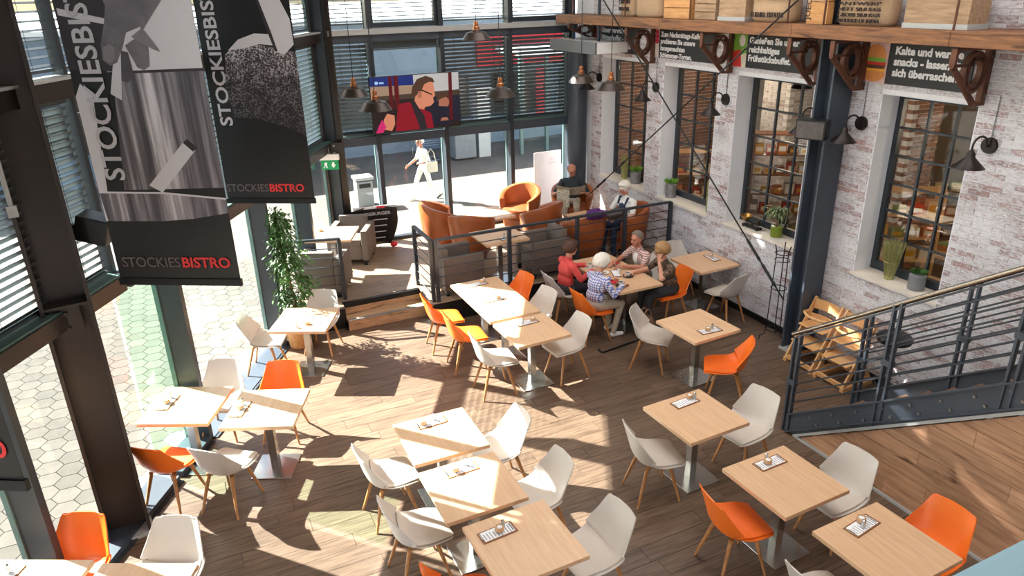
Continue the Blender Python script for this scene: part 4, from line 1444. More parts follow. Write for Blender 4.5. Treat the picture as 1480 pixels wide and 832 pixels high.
# ------------------------------------------------------------------ shelf over the windows
XS = 7.03
sh = thing('wall_shelf', 'long timber beam shelf high on the brick wall', 'shelf', (XS, 8.0, 4.18))
for a, b in ((2.6, 4.9), (4.9, 6.95), (6.95, 9.6), (9.6, 12.9)):
    MB().cbox((0.035, (a + b) / 2 - 8.0, 0.075), (0.07, b - a - 0.004, 0.15), 0.006).build('front_beam', 'beam_wood', sh)
for k in range(3):
    MB().bb(0.075 + k * 0.18, 0.075 + k * 0.18 + 0.176, 2.6 - 8, 12.9 - 8, 0.115, 0.148).build('shelf_board', 'beam_wood', sh)
MB().bar((0.03, 2.6 - 8, 0.60), (0.03, 12.9 - 8, 0.60), 0.04, 0.04).build('guard_rail', 'rust', sh)
for y in (12.3, 10.60, 8.94, 7.06, 6.50, 4.90, 3.2):
    MB().cyl((0.03, y - 8, 0.15), (0.03, y - 8, 0.60), 0.012, n=8).build('guard_post', 'rust', sh)
def bracket(y, label):
    t = thing('iron_bracket', label, 'bracket', (0, y, 0), 0, 'ornate iron brackets under the shelf')
    x0, x1, z1, z0 = XS + 0.02, WX - 0.012, 4.165, 3.58
    e = 0.03
    MB().bb(x1 - 0.075, x1, -e, e, z0, z1).build('wall_plate', 'rust', t)
    MB().bb(x0, x1 - 0.075, -e, e, z1 - 0.03, z1).build('top_bar', 'rust', t)
    MB().bb(x0, x0 + 0.035, -e, e, z1 - 0.17, z1 - 0.03).build('drop_bar', 'rust', t)
    MB().bb(x0, x1 - 0.30, -e, e, z1 - 0.18, z1 - 0.155).build('cross_bar', 'rust', t)
    MB().bar((x0 + 0.015, 0, z1 - 0.17), (x1 - 0.15, 0, z0 + 0.02), 2 * e, 0.028, (0, 1, 0)).build('diagonal', 'rust', t)
    MB().bb(x1 - 0.17, x1 - 0.075, -e, e, z0, z0 + 0.03).build('foot', 'rust', t)
    c = Vector((x1 - 0.245, 0, z1 - 0.245))
    for r0, r1, nm in ((0.092, 0.114, 'inner_ring'), (0.140, 0.160, 'ring')):
        rings = []
        for k in range(26):
            a = 2 * PI * k / 26
            dr = Vector((math.cos(a), 0, math.sin(a) * 1.3))
            rings.append([c + dr * ra + Vector((0, yy, 0)) for ra, yy in ((r0, -e), (r1, -e), (r1, e), (r0, e))])
        MB().loft(rings, closed_v=True).build(nm, 'rust', t, 'auto')
    for a in (45, 90, 135, 225, 270, 315):
        d = Vector((math.cos(R(a)), 0, math.sin(R(a)) * 1.3))
        MB().bar(c + d * 0.110, c + d * 0.144, 2 * e * 0.8, 0.03, (0, 1, 0)).build('ring_stay', 'rust', t)
    for zz in (z0 + 0.10, z1 - 0.10):
        MB().cyl((x1 - 0.035, -e, zz), (x1 - 0.035, -e - 0.02, zz), 0.016, n=8).build('bolt', 'bolt', t)
for y, l in ((12.45, 'rusty iron bracket nearest the back glass'), (10.55, 'rusty iron bracket between the first and second window signs'), (8.64, 'rusty iron bracket between the cake sign and breakfast sign'), (6.98, 'rusty iron bracket left of the blue steel column'), (6.32, 'rusty iron bracket right of the blue steel column'), (4.84, 'rusty iron bracket at the right end of the snack sign')):
    bracket(y, l)
fb = [o for o in bpy.data.objects if o.name == 'iron_bracket'][0]      # the shallow one over the crossbeam
fb.scale = (1, 1, 0.42); fb.location.z = 4.165 * 0.58

# signs under the shelf
def wsign(label, y0, y1, ypic, lines, tx, size, pic):
    t = thing('wall_sign', label, 'sign', (WX - 0.012, y1, 3.68), 0, 'black signs under the shelf')
    W = y0 - y1
    MB().bb(-0.012, 0.0, 0, W, 0, 0.46).build('sign_panel', 'sign_black', t)
    ex, ey = (0, -1, 0), (0, 0, 1)
    # picture part on the left (far) end
    pw = y0 - ypic
    pb = MB().bb(-0.0145, -0.012, W - pw, W, 0, 0.46).build('picture_panel', 'goods_f', t)
    pic(pb, W - pw, W)
    for k, ln in enumerate(lines):
        text('lettering', ln, size, 'letter_white', t, frame((-0.0125, tx - y1, 0.335 - k * size * 1.02), ex, ey), bold=size * 0.042, width=None)
    return t
def quad(par, pts, m, name, lift=0.0):
    """flat print on the picture panel: pts are (y, z)"""
    MB().prism([(a, b) for a, b in pts], (-0.0145 - lift, 0, 0), (0, 1, 0), (0, 0, 1), (-1, 0, 0), 0.0008).build(name, m, par)
def disc(cy_, cz_, ry, rz_, n=16, a0=0, a1=360):
    return [(cy_ + ry * math.cos(R(a0 + (a1 - a0) * k / n)), cz_ + rz_ * math.sin(R(a0 + (a1 - a0) * k / n))) for k in range(n if a1 - a0 == 360 else n + 1)]
mat('bun', srgb(216, 140, 76), 0.6, var=0.1, scale=20)
mat('lettuce', srgb(120, 170, 60), 0.6, var=0.3, scale=60)
mat('tomato', srgb(206, 50, 40), 0.5, var=0.2, scale=40)
mat('patty', srgb(92, 52, 34), 0.6, var=0.2, scale=60)
mat('cheese', srgb(240, 170, 50), 0.5, var=0.05)
mat('berry', srgb(196, 50, 74), 0.5, var=0.35, scale=50)
mat('cream_white', srgb(238, 226, 220), 0.6, var=0.08, scale=30)
mat('pink_wood', srgb(214, 176, 170), 0.7, var=0.15, scale=30)
def pic_burger(p, a, b):
    c = (a + b) / 2; w = (b - a)
    quad(p, [(a, 0), (b, 0), (b, 0.46), (a, 0.46)], 'bun' if False else 'pink_wood', 'picture_ground')
    quad(p, disc(c, 0.10, w * 0.46, 0.09), 'bun', 'bun_bottom', 0.001)
    quad(p, [(a + 0.02, 0.13), (b - 0.02, 0.13), (b - 0.02, 0.17), (a + 0.02, 0.17)], 'cheese', 'cheese', 0.002)
    quad(p, [(a + 0.03, 0.16), (b - 0.03, 0.16), (b - 0.02, 0.21), (a + 0.02, 0.21)], 'patty', 'patty', 0.003)
    quad(p, [(a + 0.02, 0.20), (b - 0.03, 0.20), (b - 0.03, 0.235), (a + 0.02, 0.235)], 'tomato', 'tomato', 0.004)
    quad(p, [(a + 0.01, 0.235), (b - 0.02, 0.235), (b - 0.04, 0.285), (a + 0.05, 0.285)], 'lettuce', 'lettuce', 0.005)
    quad(p, disc(c, 0.28, w * 0.44, 0.15, 16, 0, 180), 'bun', 'bun_top', 0.006)
def pic_cake(p, a, b):
    quad(p, [(a, 0), (b, 0), (b, 0.22), (a, 0.22)], 'cream_white', 'cream')
    for k in range(7):
        quad(p, disc(a + 0.05 + (k % 3) * 0.09, 0.26 + (k // 3) * 0.07, 0.05, 0.045, 10), 'berry', 'berry', 0.001 + k * 0.0002)
def pic_breakfast(p, a, b):
    quad(p, [(a, 0.2), (b, 0.1), (b, 0.46), (a, 0.46)], 'lettuce', 'greens')
    quad(p, [(a + 0.08, 0.0), (b, 0.0), (b, 0.2), (a + 0.12, 0.24)], 'tomato', 'fruit', 0.001)
    quad(p, disc(a + 0.10, 0.36, 0.06, 0.08, 10), 'cream_white', 'egg', 0.002)
wsign('black sign nearest the back glass reading of the lunch buffet', 12.32, 11.0, 12.24, ['Unser verwöhn-', 'Mittagsbuffet -', 'immer ein Erlebnis.'], 12.22, 0.125, pic_cake)
wsign('black sign with berry cake picture inviting to afternoon coffee', 10.62, 9.0, 10.42, ['Zum Nachmittags-Kaffee', 'probieren Sie unsere', 'hausgemachten', 'Schlemmer-Torten.'], 10.38, 0.105, pic_cake)
wsign('black sign praising the breakfast buffet beside fruit picture', 8.66, 7.10, 8.34, ['Genießen Sie unser', 'reichhaltiges', 'Frühstücksbuffet.'], 8.30, 0.117, pic_breakfast)
wsign('black sign with burger picture about warm and cold snacks', 6.36, 5.0, 6.02, ['Kalte und warme', 'snacks - lassen Sie', 'sich überraschen.'], 5.94, 0.117, pic_burger)

# sacks, crates and boxes on the shelf
def sack(label, y0, y1, h, lines, x=7.36, tilt=0):
    t = thing('burlap_sack', label, 'sack', (x - 0.06, (y0 + y1) / 2, 4.33), 0, 'burlap sacks on the shelf')
    W = y1 - y0
    rings = []
    for z, k in ((0, 0.82), (0.04, 0.97), (h * 0.3, 1.0), (h * 0.6, 0.96), (h * 0.85, 0.84), (h, 0.62)):
        ring = []
        for i in range(18):
            a = 2 * PI * i / 18
            c, s_ = math.cos(a), math.sin(a)
            px = 0.15 * k * (abs(c) ** 0.7) * (1 if c > 0 else -1)
            py = W / 2 * (0.5 + 0.5 * k) * (abs(s_) ** 0.6) * (1 if s_ > 0 else -1)
            ring.append(Vector((px * (1 + 0.05 * math.sin(3 * a + z * 20)), py, z)))
        rings.append(ring)
    bag = MB().loft(rings).build('sack_cloth', 'burlap', t, True)
    for k, (tx, sz_, zz) in enumerate(lines):
        text('stencil', tx, sz_, 'ink', bag, frame((-0.162, W * 0.40, zz), (0, -1, 0), (0, 0, 1)), bold=0.0, extrude=0.008, width=W * 0.78)
    return t
sack('burlap sack stencilled in two lines left of the plain sack', 10.55, 10.95, 0.50, [('CAFES DO', 0.085, 0.20), ('BRASIL', 0.085, 0.09)])
sack('plain burlap sack leaning beside the orange crate', 9.80, 10.50, 0.52, [], 7.34)
sack('burlap sack lettered in an arch above the breakfast sign', 7.14, 7.86, 0.55, [('MAY BURN', 0.10, 0.27), ('ELKHILL ESTATES', 0.085, 0.06)])
sack('burlap sack with five stencilled lines right of the steel column', 5.74, 6.46, 0.56, [('LOT NO 0130/92', 0.055, 0.27), ('ANTWERP', 0.05, 0.215), ('NETT 50.0 KGS', 0.055, 0.155), ('GROSS 50.8 KGS', 0.055, 0.095), ('PRODUCE OF INDIA', 0.055, 0.035)])
def crate(label, y0, y1, h, m, rows, txt=None, x=7.30, k_=1.0):
    t = thing('wooden_crate', label, 'crate', (x, (y0 + y1) / 2, 4.33), 0, 'wooden crates on the shelf')
    W = y1 - y0
    sh_ = h / rows
    for k in range(rows):
        for sx in (-1, 1):
            MB().bb(sx * 0.16 - 0.007, sx * 0.16 + 0.007, -W / 2, W / 2, k * sh_ + 0.006, (k + 1) * sh_ - 0.006).build('slat', m, t)
        for sy in (-1, 1):
            MB().bb(-0.153, 0.153, sy * (W / 2 - 0.007) - 0.007, sy * (W / 2 - 0.007) + 0.007, k * sh_ + 0.006, (k + 1) * sh_ - 0.006).build('slat', m, t)
    for sx in (-1, 1):
        for sy in (-1, 1):
            MB().bb(sx * 0.14 - 0.015, sx * 0.14 + 0.012, sy * (W / 2 - 0.03) - 0.015, sy * (W / 2 - 0.03) + 0.015, 0, h).build('corner_post', m, t)
    MB().bb(-0.15, 0.15, -W / 2 + 0.015, W / 2 - 0.015, 0, 0.012).build('bottom', m, t)
    if k_ != 1.0: t.scale = (k_, 1, 1)
    if txt:
        text('stencil', txt, 0.11, 'ink', t, frame((-0.1685, 0.10, 0.05), (0, 0, 1), (0, 1, 0)), bold=0.002)
crate('bright orange slatted crate between the plain sack and grey crate', 9.02, 9.66, 0.46, 'crate_wood', 3)
crate('weathered slatted crate left of the pale box', 8.48, 8.93, 0.42, 'crate_grey', 4)
crate('upright plank crate with dark lettering left of the steel column', 6.54, 6.84, 0.50, 'crate_wood', 2, txt='JUECA', x=7.19, k_=0.3)
def carton(label, y0, y1, h):
    t = thing('old_wooden_box', label, 'box', (7.30, (y0 + y1) / 2, 4.33), 0, 'pale rimmed boxes on the shelf')
    W = y1 - y0
    MB().bb(-0.15, 0.15, -W / 2 + 0.01, W / 2 - 0.01, 0.05, h - 0.05).build('box_body', 'crate_grey', t)
    MB().bb(-0.157, 0.157, -W / 2, W / 2, 0, 0.05).build('bottom_rim', 'transom_light', t)
    MB().bb(-0.157, 0.157, -W / 2, W / 2, h - 0.05, h).build('top_rim', 'transom_light', t)
carton('pale rimmed box left of the arched lettering sack', 7.90, 8.44, 0.40)
carton('long pale rimmed box at the right end of the shelf', 4.82, 5.54, 0.42)

# ------------------------------------------------------------------ lamps
def sconce(y, label):
    t = thing('wall_lamp', label, 'lamp', (WX - 0.006, y, 3.19), 0, 'barn lamps on the brick wall')
    MB().cyl((0.0, 0, 0), (-0.03, 0, 0), 0.085, 0.08, 20).build('back_plate', 'lamp_black', t, 'auto')
    pts = [Vector((-0.03, 0, 0))]
    for k in range(9):
        a = R(-20 + 200 * k / 8)
        pts.append(Vector((-0.17 + 0.11 * math.cos(a) * 1.0, 0, 0.02 + 0.09 * math.sin(a))))
    pts.append(Vector((-0.28, 0, -0.04)))
    MB().tube(pts, 0.011, 8).build('gooseneck', 'lamp_black', t, 'auto')
    MB().lathe([(0.02, -0.02), (0.04, -0.05), (0.045, -0.09), (0.155, -0.20), (0.15, -0.20), (0.04, -0.10), (0.0, -0.09)], 20, (-0.28, 0, 0), cap=False).build('shade', 'lamp_black', t, 'auto')
    MB().ball((-0.28, 0, -0.15), 0.03, 10, 6).build('bulb', 'lamp_inside', t, True)
    MB().cyl((-0.006, 0, 0.08), (-0.006, 0, 0.50), 0.006, n=6).build('cable', 'grey_paint', t)
for y, l in ((12.28, 'dark barn lamp on the wall nearest the round pier'), (10.46, 'dark barn lamp between the two farthest windows'), (8.70, 'dark barn lamp between the second and third window'), (6.93, 'dark barn lamp half hidden behind the column speaker'), (6.25, 'dark barn lamp just right of the blue steel column'), (4.66, 'dark barn lamp right of the nearest window')):
    sconce(y, l)
PEN = [(2.27, 9.63, 3.56, 'brown metal pendant lamp left of the television'), (2.21, 8.40, 3.54, 'brown metal pendant lamp hanging before the television'), (3.84, 9.20, 4.20, 'brown metal pendant lamp hanging highest before the top blinds'),
       (3.80, 8.40, 3.57, 'brown metal pendant lamp right of the television'), (5.52, 9.36, 3.53, 'brown metal pendant lamp under the white crossbeam'), (5.30, 8.23, 3.56, 'brown metal pendant lamp in front of the farthest window')]
pp = None
for x, y, z, l in PEN:
    if pp is None:
        pp = thing('pendant_lamp', l, 'lamp', (x, y, z), 0, 'brown pendant lamps over the tables')
        MB().lathe([(0.045, 0.115), (0.062, 0.10), (0.125, 0.085), (0.185, 0.0), (0.19, -0.006), (0.18, -0.006), (0.12, 0.075), (0.055, 0.09)], 28, cap=False).build('shade', 'lamp_brown', pp, 'auto')
        MB().lathe([(0.0, 0.22), (0.022, 0.22), (0.03, 0.205), (0.03, 0.16), (0.042, 0.15), (0.046, 0.115), (0.03, 0.11)], 18, cap=False).build('socket', 'copper', pp, 'auto')
        MB().ball((0, 0, 0.045), 0.036, 12, 8).build('bulb', 'lamp_inside', pp, True)
        MB().cyl((0, 0, 0.22), (0, 0, 2.9), 0.005, n=6).build('cable', 'black_plastic', pp)
        KIDS[pp.name] = [c for c in bpy.data.objects if c.parent == pp]
        for c in KIDS[pp.name]: KIDS[c.name] = []
    else:
        dup(pp, (x, y, z), 0, l, 'brown pendant lamps over the tables')

# ------------------------------------------------------------------ cross bracing rods
def rod(label, a, b, buckles):
    a, b = Vector(a), Vector(b)
    t = thing('bracing_rod', label, 'cable', a)
    d = b - a
    MB().cyl((0, 0, 0), d, 0.011, n=8).build('rod', 'black_metal', t)
    for q in buckles:
        p = d * q; u = d.normalized()
        MB().cyl(p - u * 0.13, p + u * 0.13, 0.020, n=8).build('turnbuckle', 'black_metal', t)
        for e in (-1, 1):
            MB().cyl(p + u * 0.13 * e, p + u * 0.20 * e, 0.026, 0.012, n=8).build('jaw', 'black_metal', t)
rod('steel bracing rod falling from the back down to the blue column', (6.97, 11.13, 4.593), (7.14, 6.62, 0.80), (0.86, 0.93))
rod('steel bracing rod rising from the pier foot up to the blue column', (6.985, 11.47, 1.17), (6.985, 6.56, 4.82), (0.08, 0.2))

# ------------------------------------------------------------------ television
tv = thing('television', 'wide flat television on the back glass showing a man in red', 'television', (3.30, 12.86, 2.44), R(-1))
TW, TH = 1.68, 0.99
MB().cbox((TW / 2, 0.03, TH / 2), (TW, 0.06, TH), 0.008).build('casing', 'black_plastic', tv)
for e in (0.35, 1.33):
    MB().bb(e - 0.02, e + 0.02, 0.06, 0.2, TH * 0.3, TH * 0.7).build('mount_arm', 'black_metal', tv)
def tvm(n, c, k=1.0):
    emit('screen_' + n, srgb(*c), 0.28 * k)
for n, c in (('dark', (34, 26, 28)), ('blue', (24, 44, 116)), ('white', (176, 180, 184)), ('beige', (150, 130, 112)), ('olive', (70, 58, 48)), ('maroon', (84, 14, 22)), ('red', (128, 16, 36)), ('skin', (196, 130, 104)), ('skin2', (160, 104, 84)), ('hair', (72, 50, 40)), ('navy', (26, 28, 46)), ('scarf', (40, 36, 44)), ('pink', (190, 40, 110)), ('logo', (150, 190, 240))):
    tvm(n, c)
scr = MB().bb(0.012, TW - 0.012, -0.004, 0.0, 0.012, TH - 0.012).build('screen', 'screen_dark', tv)
LAYER = [0]
def tvq(name, m, pts):
    """pts in percent of the screen, from its lower left corner"""
    LAYER[0] += 1
    MB().prism([(0.014 + (TW - 0.028) * a / 100, 0.014 + (TH - 0.028) * b / 100) for a, b in pts], (0, -0.004 - LAYER[0] * 0.0004, 0), (1, 0, 0), (0, 0, 1), (0, -1, 0), 0.0004).build(name, 'screen_' + m, scr)
tvq('sky_band', 'blue', [(0, 84), (50, 82), (50, 100), (0, 100)])
tvq('wall_patch', 'white', [(48, 68), (100, 64), (100, 100), (48, 100)])
tvq('stand_rows', 'beige', [(0, 66), (50, 66), (50, 82), (0, 84)])
tvq('hedge', 'olive', [(0, 58), (100, 58), (100, 68), (0, 66)])
tvq('backdrop', 'navy', [(60, 10), (100, 10), (100, 58), (60, 58)])
tvq('pole', 'maroon', [(26, 40), (31, 40), (31, 100), (26, 100)])
tvq('pole', 'maroon', [(20, 42), (24, 42), (24, 100), (20, 100)])
tvq('far_head', 'hair', [(72, 52), (76, 63), (84, 66), (90, 58), (88, 44), (76, 46)])
tvq('far_face', 'skin2', [(75, 40), (86, 38), (89, 48), (84, 56), (76, 52)])
tvq('far_coat', 'navy', [(62, 4), (88, 4), (88, 30), (76, 40), (64, 34)])
tvq('jumper', 'red', [(24, 0), (68, 0), (66, 28), (56, 38), (42, 52), (30, 50), (27, 30)])
tvq('neck', 'skin', [(45, 42), (58, 36), (62, 50), (50, 64)])
tvq('face', 'skin', [(48, 56), (52, 76), (60, 90), (70, 86), (71, 72), (71.5, 60), (69, 56), (70, 48), (66, 42), (58, 40), (50, 46)])
tvq('hair_shape', 'hair', [(44, 62), (46, 78), (52, 92), (62, 97), (70, 92), (72, 84), (66, 86), (60, 82), (56, 70), (52, 66), (50, 62)])
tvq('ear', 'skin2', [(52, 58), (56, 58), (56.5, 70), (52.5, 70)])
tvq('spectacles', 'dark', [(56, 71), (68, 61), (68, 63.5), (57, 73)])
tvq('scarf', 'scarf', [(43, 52), (47, 56), (52, 40), (58, 24), (60, 0), (52, 0), (48, 24)])
tvq('hand', 'skin', [(10, 6), (20, 2), (24, 14), (24, 30), (16, 34), (12, 24)])
tvq('sleeve', 'pink', [(2, 0), (10, 0), (14, 10), (10, 24), (6, 14)])
tvq('far_hand', 'skin2', [(76, 12), (86, 12), (84, 18), (78, 18)])
tvq('pole', 'maroon', [(87, 12), (91, 12), (92, 100), (88, 100)])
tvq('station_mark', 'logo', disc(7, 90, 2, 3, 12))
tvq('station_mark', 'logo', [(10, 88), (15, 88), (15, 91), (10, 91)])

# ------------------------------------------------------------------ hanging banners
mat('print_pale', srgb(214, 214, 222), 0.55, var=0.04, scale=2)
mat('print_mid', srgb(128, 124, 132), 0.55, var=0.15, scale=3)
mat('print_skin', srgb(112, 108, 116), 0.55, var=0.25, scale=7)
mat('print_skin_dark', srgb(78, 74, 82), 0.55, var=0.2, scale=7)
mat('print_dark', srgb(52, 46, 52), 0.55, var=0.3, scale=4)
def jar_print():
    m, nt, p = _pr('print_jar')
    vec = _coord(nt, 'OBJ', (9, 1, 0.35), (0, R(9), 0))
    f = _noise(nt, vec, 1.0, 5, 0.6)
    nt.links.new(_ramp(nt, f, [(0.30, srgb(34, 30, 34)), (0.48, srgb(92, 88, 96)), (0.58, srgb(150, 146, 154)), (0.68, srgb(222, 220, 228))]), p.inputs['Base Color'])
    p.inputs['Roughness'].default_value = 0.5
    MATS['print_jar'] = m
jar_print()
def crust_print():
    m, nt, p = _pr('print_crust')
    vec = _coord(nt, 'OBJ', (1, 1, 1))
    v = nt.nodes.new('ShaderNodeTexVoronoi'); v.inputs['Scale'].default_value = 52
    nt.links.new(vec, v.inputs['Vector'])
    f = _noise(nt, vec, 7, 6, 0.7)
    a = nt.nodes.new('ShaderNodeMath'); a.operation = 'MULTIPLY'
    nt.links.new(v.outputs['Distance'], a.inputs[0]); nt.links.new(f, a.inputs[1])
    col = _ramp(nt, a.outputs[0], [(0.10, srgb(30, 26, 28)), (0.24, srgb(96, 92, 98)), (0.40, srgb(206, 202, 210))])
    sx = nt.nodes.new('ShaderNodeSeparateXYZ'); nt.links.new(vec, sx.inputs[0])
    mr = nt.nodes.new('ShaderNodeMapRange'); mr.inputs['From Min'].default_value = 0.7; mr.inputs['From Max'].default_value = 1.75
    nt.links.new(sx.outputs['Z'], mr.inputs['Value'])       # the printed photograph falls off into black
    nt.links.new(_mul(nt, col, _ramp(nt, mr.outputs[0], [(0.0, (0.05, 0.045, 0.05)), (0.55, (0.28, 0.27, 0.29)), (1.0, (1, 1, 1))])), p.inputs['Base Color'])
    p.inputs['Roughness'].default_value = 0.5
    MATS['print_crust'] = m
crust_print()
AX = Vector((0.866, -0.5, 0))
def banner(label, o, w, z0, z1):
    t = thing('hanging_banner', label, 'banner', (o[0], o[1], z0), math.atan2(AX.y, AX.x), 'tall printed banners')
    MB().bb(0, w, -0.002, 0.002, 0, z1 - z0).build('cloth', 'black_print', t)
    MB().bb(-0.01, w + 0.01, -0.014, 0.014, -0.03, 0.03).build('bottom_bar', 'black_metal', t)
    MB().bb(-0.01, w + 0.01, -0.014, 0.014, z1 - z0 - 0.03, z1 - z0 + 0.03).build('top_bar', 'black_metal', t)
    for e in (0.1, w - 0.1):
        MB().cyl((e, 0, z1 - z0 + 0.03), (e, 0, 7.19 - z0), 0.004, n=5).build('suspension_wire', 'black_metal', t)
    return t
BL_ = [0]
def pr(par, name, m, pts, z0):
    BL_[0] += 1
    MB().prism([(a, b - z0) for a, b in pts], (0, -0.0022 - BL_[0] * 0.00035, 0), (1, 0, 0), (0, 0, 1), (0, -1, 0), 0.0003).build(name, m, par)
Z1 = 2.565
b1 = banner('tall banner nearest the left column printed with a hand and jar', (-0.60, 6.64), 1.06, Z1, 6.6)
cl1 = [c for c in bpy.data.objects if c.parent == b1 and c.name.startswith('cloth')][0]
pr(cl1, 'pale_ground', 'print_pale', [(0.30, 4.28), (1.06, 4.295), (1.06, 6.3), (0.30, 6.3)], Z1)
pr(cl1, 'jar', 'print_jar', [(0.22, 3.36), (1.06, 3.38), (1.06, 4.29), (0.34, 4.272)], Z1)
pr(cl1, 'jar_rim', 'print_dark', [(0.36, 4.265), (1.06, 4.28), (1.06, 4.30), (0.36, 4.285)], Z1)
pr(cl1, 'pale_ground', 'print_pale', [(0.0, 3.1), (0.05, 3.1), (0.14, 4.1), (0.06, 4.2), (0.0, 4.1)], Z1)
pr(cl1, 'utensil', 'print_pale', [(0.44, 3.40), (0.54, 3.34), (0.88, 3.68), (0.80, 3.75)], Z1)
pr(cl1, 'utensil_end', 'print_dark', [(0.79, 3.74), (0.83, 3.77), (0.90, 3.70), (0.86, 3.67)], Z1)
pr(cl1, 'bowl', 'print_jar', [(0.0, 3.35), (0.54, 3.34), (1.06, 3.29), (1.06, 3.17), (0.75, 3.12), (0.49, 3.10), (0.02, 3.10)], Z1)
pr(cl1, 'bowl_rim', 'print_pale', [(0.0, 3.35), (0.54, 3.345), (1.06, 3.295), (1.06, 3.28), (0.54, 3.33), (0.0, 3.335)], Z1)
pr(cl1, 'shadow_ground', 'print_dark', [(0.0, 4.3), (0.40, 4.28), (0.42, 6.0), (0.0, 6.0)], Z1)
pr(cl1, 'blade', 'print_pale', [(0.02, 4.74), (0.38, 4.66), (0.37, 4.62), (0.02, 4.69)], Z1)
pr(cl1, 'hand_back', 'print_skin', [(0.28, 6.0), (0.98, 6.0), (0.84, 4.78), (0.71, 4.64), (0.64, 4.56), (0.67, 4.46), (0.65, 4.32), (0.60, 4.29), (0.55, 4.31), (0.50, 4.44), (0.44, 4.6), (0.36, 4.9)], Z1)
pr(cl1, 'finger', 'print_skin_dark', [(0.42, 4.44), (0.50, 4.42), (0.51, 4.25), (0.45, 4.20), (0.39, 4.22), (0.38, 4.36)], Z1)
pr(cl1, 'tool', 'print_pale', [(0.46, 4.54), (0.64, 4.60), (0.62, 4.54), (0.45, 4.45), (0.37, 4.07), (0.29, 4.12), (0.40, 4.45)], Z1)
pr(cl1, 'tool_tip', 'print_mid', [(0.55, 4.53), (0.65, 4.59), (0.755, 4.42), (0.70, 4.44)], Z1)
pr(cl1, 'thumb', 'print_skin', [(0.30, 4.48), (0.36, 4.62), (0.42, 4.80), (0.62, 4.80), (0.55, 4.62), (0.47, 4.46), (0.40, 4.35), (0.34, 4.325), (0.29, 4.37)], Z1)
pr(cl1, 'thumb_nail', 'print_mid', [(0.31, 4.46), (0.37, 4.48), (0.405, 4.455), (0.385, 4.37), (0.34, 4.345), (0.305, 4.37)], Z1)
text('lettering', 'STOCKIESBISTRO', 0.235, 'letter_grey', b1, frame((0.255, -0.012, 3.44 - Z1), (0, 0, 1), (-1, 0, 0)), bold=0.004, width=1.80)
text('lettering', 'STOCKIES', 0.125, 'letter_dim', b1, frame((0.055, -0.012, 2.70 - Z1), (1, 0, 0), (0, 0, 1)), bold=0.001, width=0.51)
text('lettering', 'BISTRO', 0.125, 'letter_red', b1, frame((0.58, -0.012, 2.70 - Z1), (1, 0, 0), (0, 0, 1)), bold=0.003, width=0.415)
Z2 = 2.54
b2 = banner('tall banner nearer the corner column printed with dark ground coffee', (0.49, 9.03), 1.06, Z2, 6.6)
cl2 = [c for c in bpy.data.objects if c.parent == b2 and c.name.startswith('cloth')][0]
BL_[0] = 0
pr(cl2, 'heap', 'print_crust', [(0.26, 4.20), (0.43, 4.32), (0.62, 4.30), (0.86, 4.25), (1.06, 4.21), (1.06, 3.3), (0.8, 3.42), (0.5, 3.50), (0.24, 3.52), (0.20, 3.9)], Z2)
pr(cl2, 'pale_dome', 'print_pale', [(0.30, 4.24), (0.43, 4.35), (0.62, 4.41), (0.80, 4.40), (0.84, 4.28), (0.66, 4.30), (0.5, 4.26)], Z2)
pr(cl2, 'scoop', 'print_pale', [(0.70, 4.80), (0.74, 4.60), (0.79, 4.41), (0.83, 4.22), (0.93, 4.185), (1.05, 4.29), (1.04, 4.55), (0.95, 4.76), (0.90, 4.9)], Z2)
pr(cl2, 'scoop_edge', 'print_dark', [(0.68, 4.80), (0.71, 4.80), (0.82, 4.40), (0.86, 4.22), (0.83, 4.22), (0.78, 4.40)], Z2)
text('lettering', 'STOCKIESBISTRO', 0.20, 'letter_grey', b2, frame((0.215, -0.008, 3.42 - Z2), (0, 0, 1), (-1, 0, 0)), bold=0.004, width=1.80)
text('lettering', 'STOCKIES', 0.125, 'letter_dim', b2, frame((0.01, -0.008, 2.655 - Z2), (1, 0, 0), (0, 0, 1)), bold=0.001, width=0.51)
text('lettering', 'BISTRO', 0.125, 'letter_red', b2, frame((0.53, -0.008, 2.655 - Z2), (1, 0, 0), (0, 0, 1)), bold=0.003, width=0.415)
Z3 = 2.62
b3 = banner('dark banner cut by the left picture edge with red lettering end', (-1.86, 4.18), 1.06, Z3, 6.6)
text('lettering', 'STOCKIES', 0.125, 'letter_dim', b3, frame((0.055, -0.008, 0.16), (1, 0, 0), (0, 0, 1)), bold=0.001, width=0.51)
text('lettering', 'BISTRO', 0.15, 'letter_red', b3, frame((0.58, -0.008, 0.16), (1, 0, 0), (0, 0, 1)), bold=0.003, width=0.44)

# ------------------------------------------------------------------ speakers, exit sign
sp = thing('loudspeaker', 'black loudspeaker box on the blue steel column', 'speaker', (7.28, 6.60, 3.02), R(25))
MB().cbox((-0.12, 0, 0.1), (0.20, 0.36, 0.24), 0.01).build('cabinet', 'black_plastic', sp)
MB().bb(-0.226, -0.218, -0.16, 0.16, 0.0, 0.2).build('grille', 'grey_cloth', sp)
MB().bb(-0.02, 0.06, -0.03, 0.03, 0.06, 0.14).build('wall_arm', 'black_metal', sp)
sp = thing('loudspeaker', 'black loudspeaker box tilted on the big left column', 'speaker', (-0.86, 6.90, 3.0), R(-20))
MB().cbox((0.16, 0, 0.0), (0.26, 0.22, 0.22), 0.01, Matrix.Rotation(R(18), 3, 'Y')).build('cabinet', 'black_plastic', sp)
MB().bb(-0.06, 0.06, -0.03, 0.03, -0.04, 0.04).build('wall_arm', 'black_metal', sp)
ex = thing('exit_sign', 'small green exit sign hanging at the corner column', 'sign', (2.42, 12.6, 1.98), R(-25))
MB().cbox((0, 0, 0.20), (0.34, 0.06, 0.10), 0.008).build('lamp_housing', 'white_paint', ex)
MB().bb(-0.15, 0.15, -0.006, 0.006, -0.02, 0.15).build('sign_plate', 'exit_green', ex)
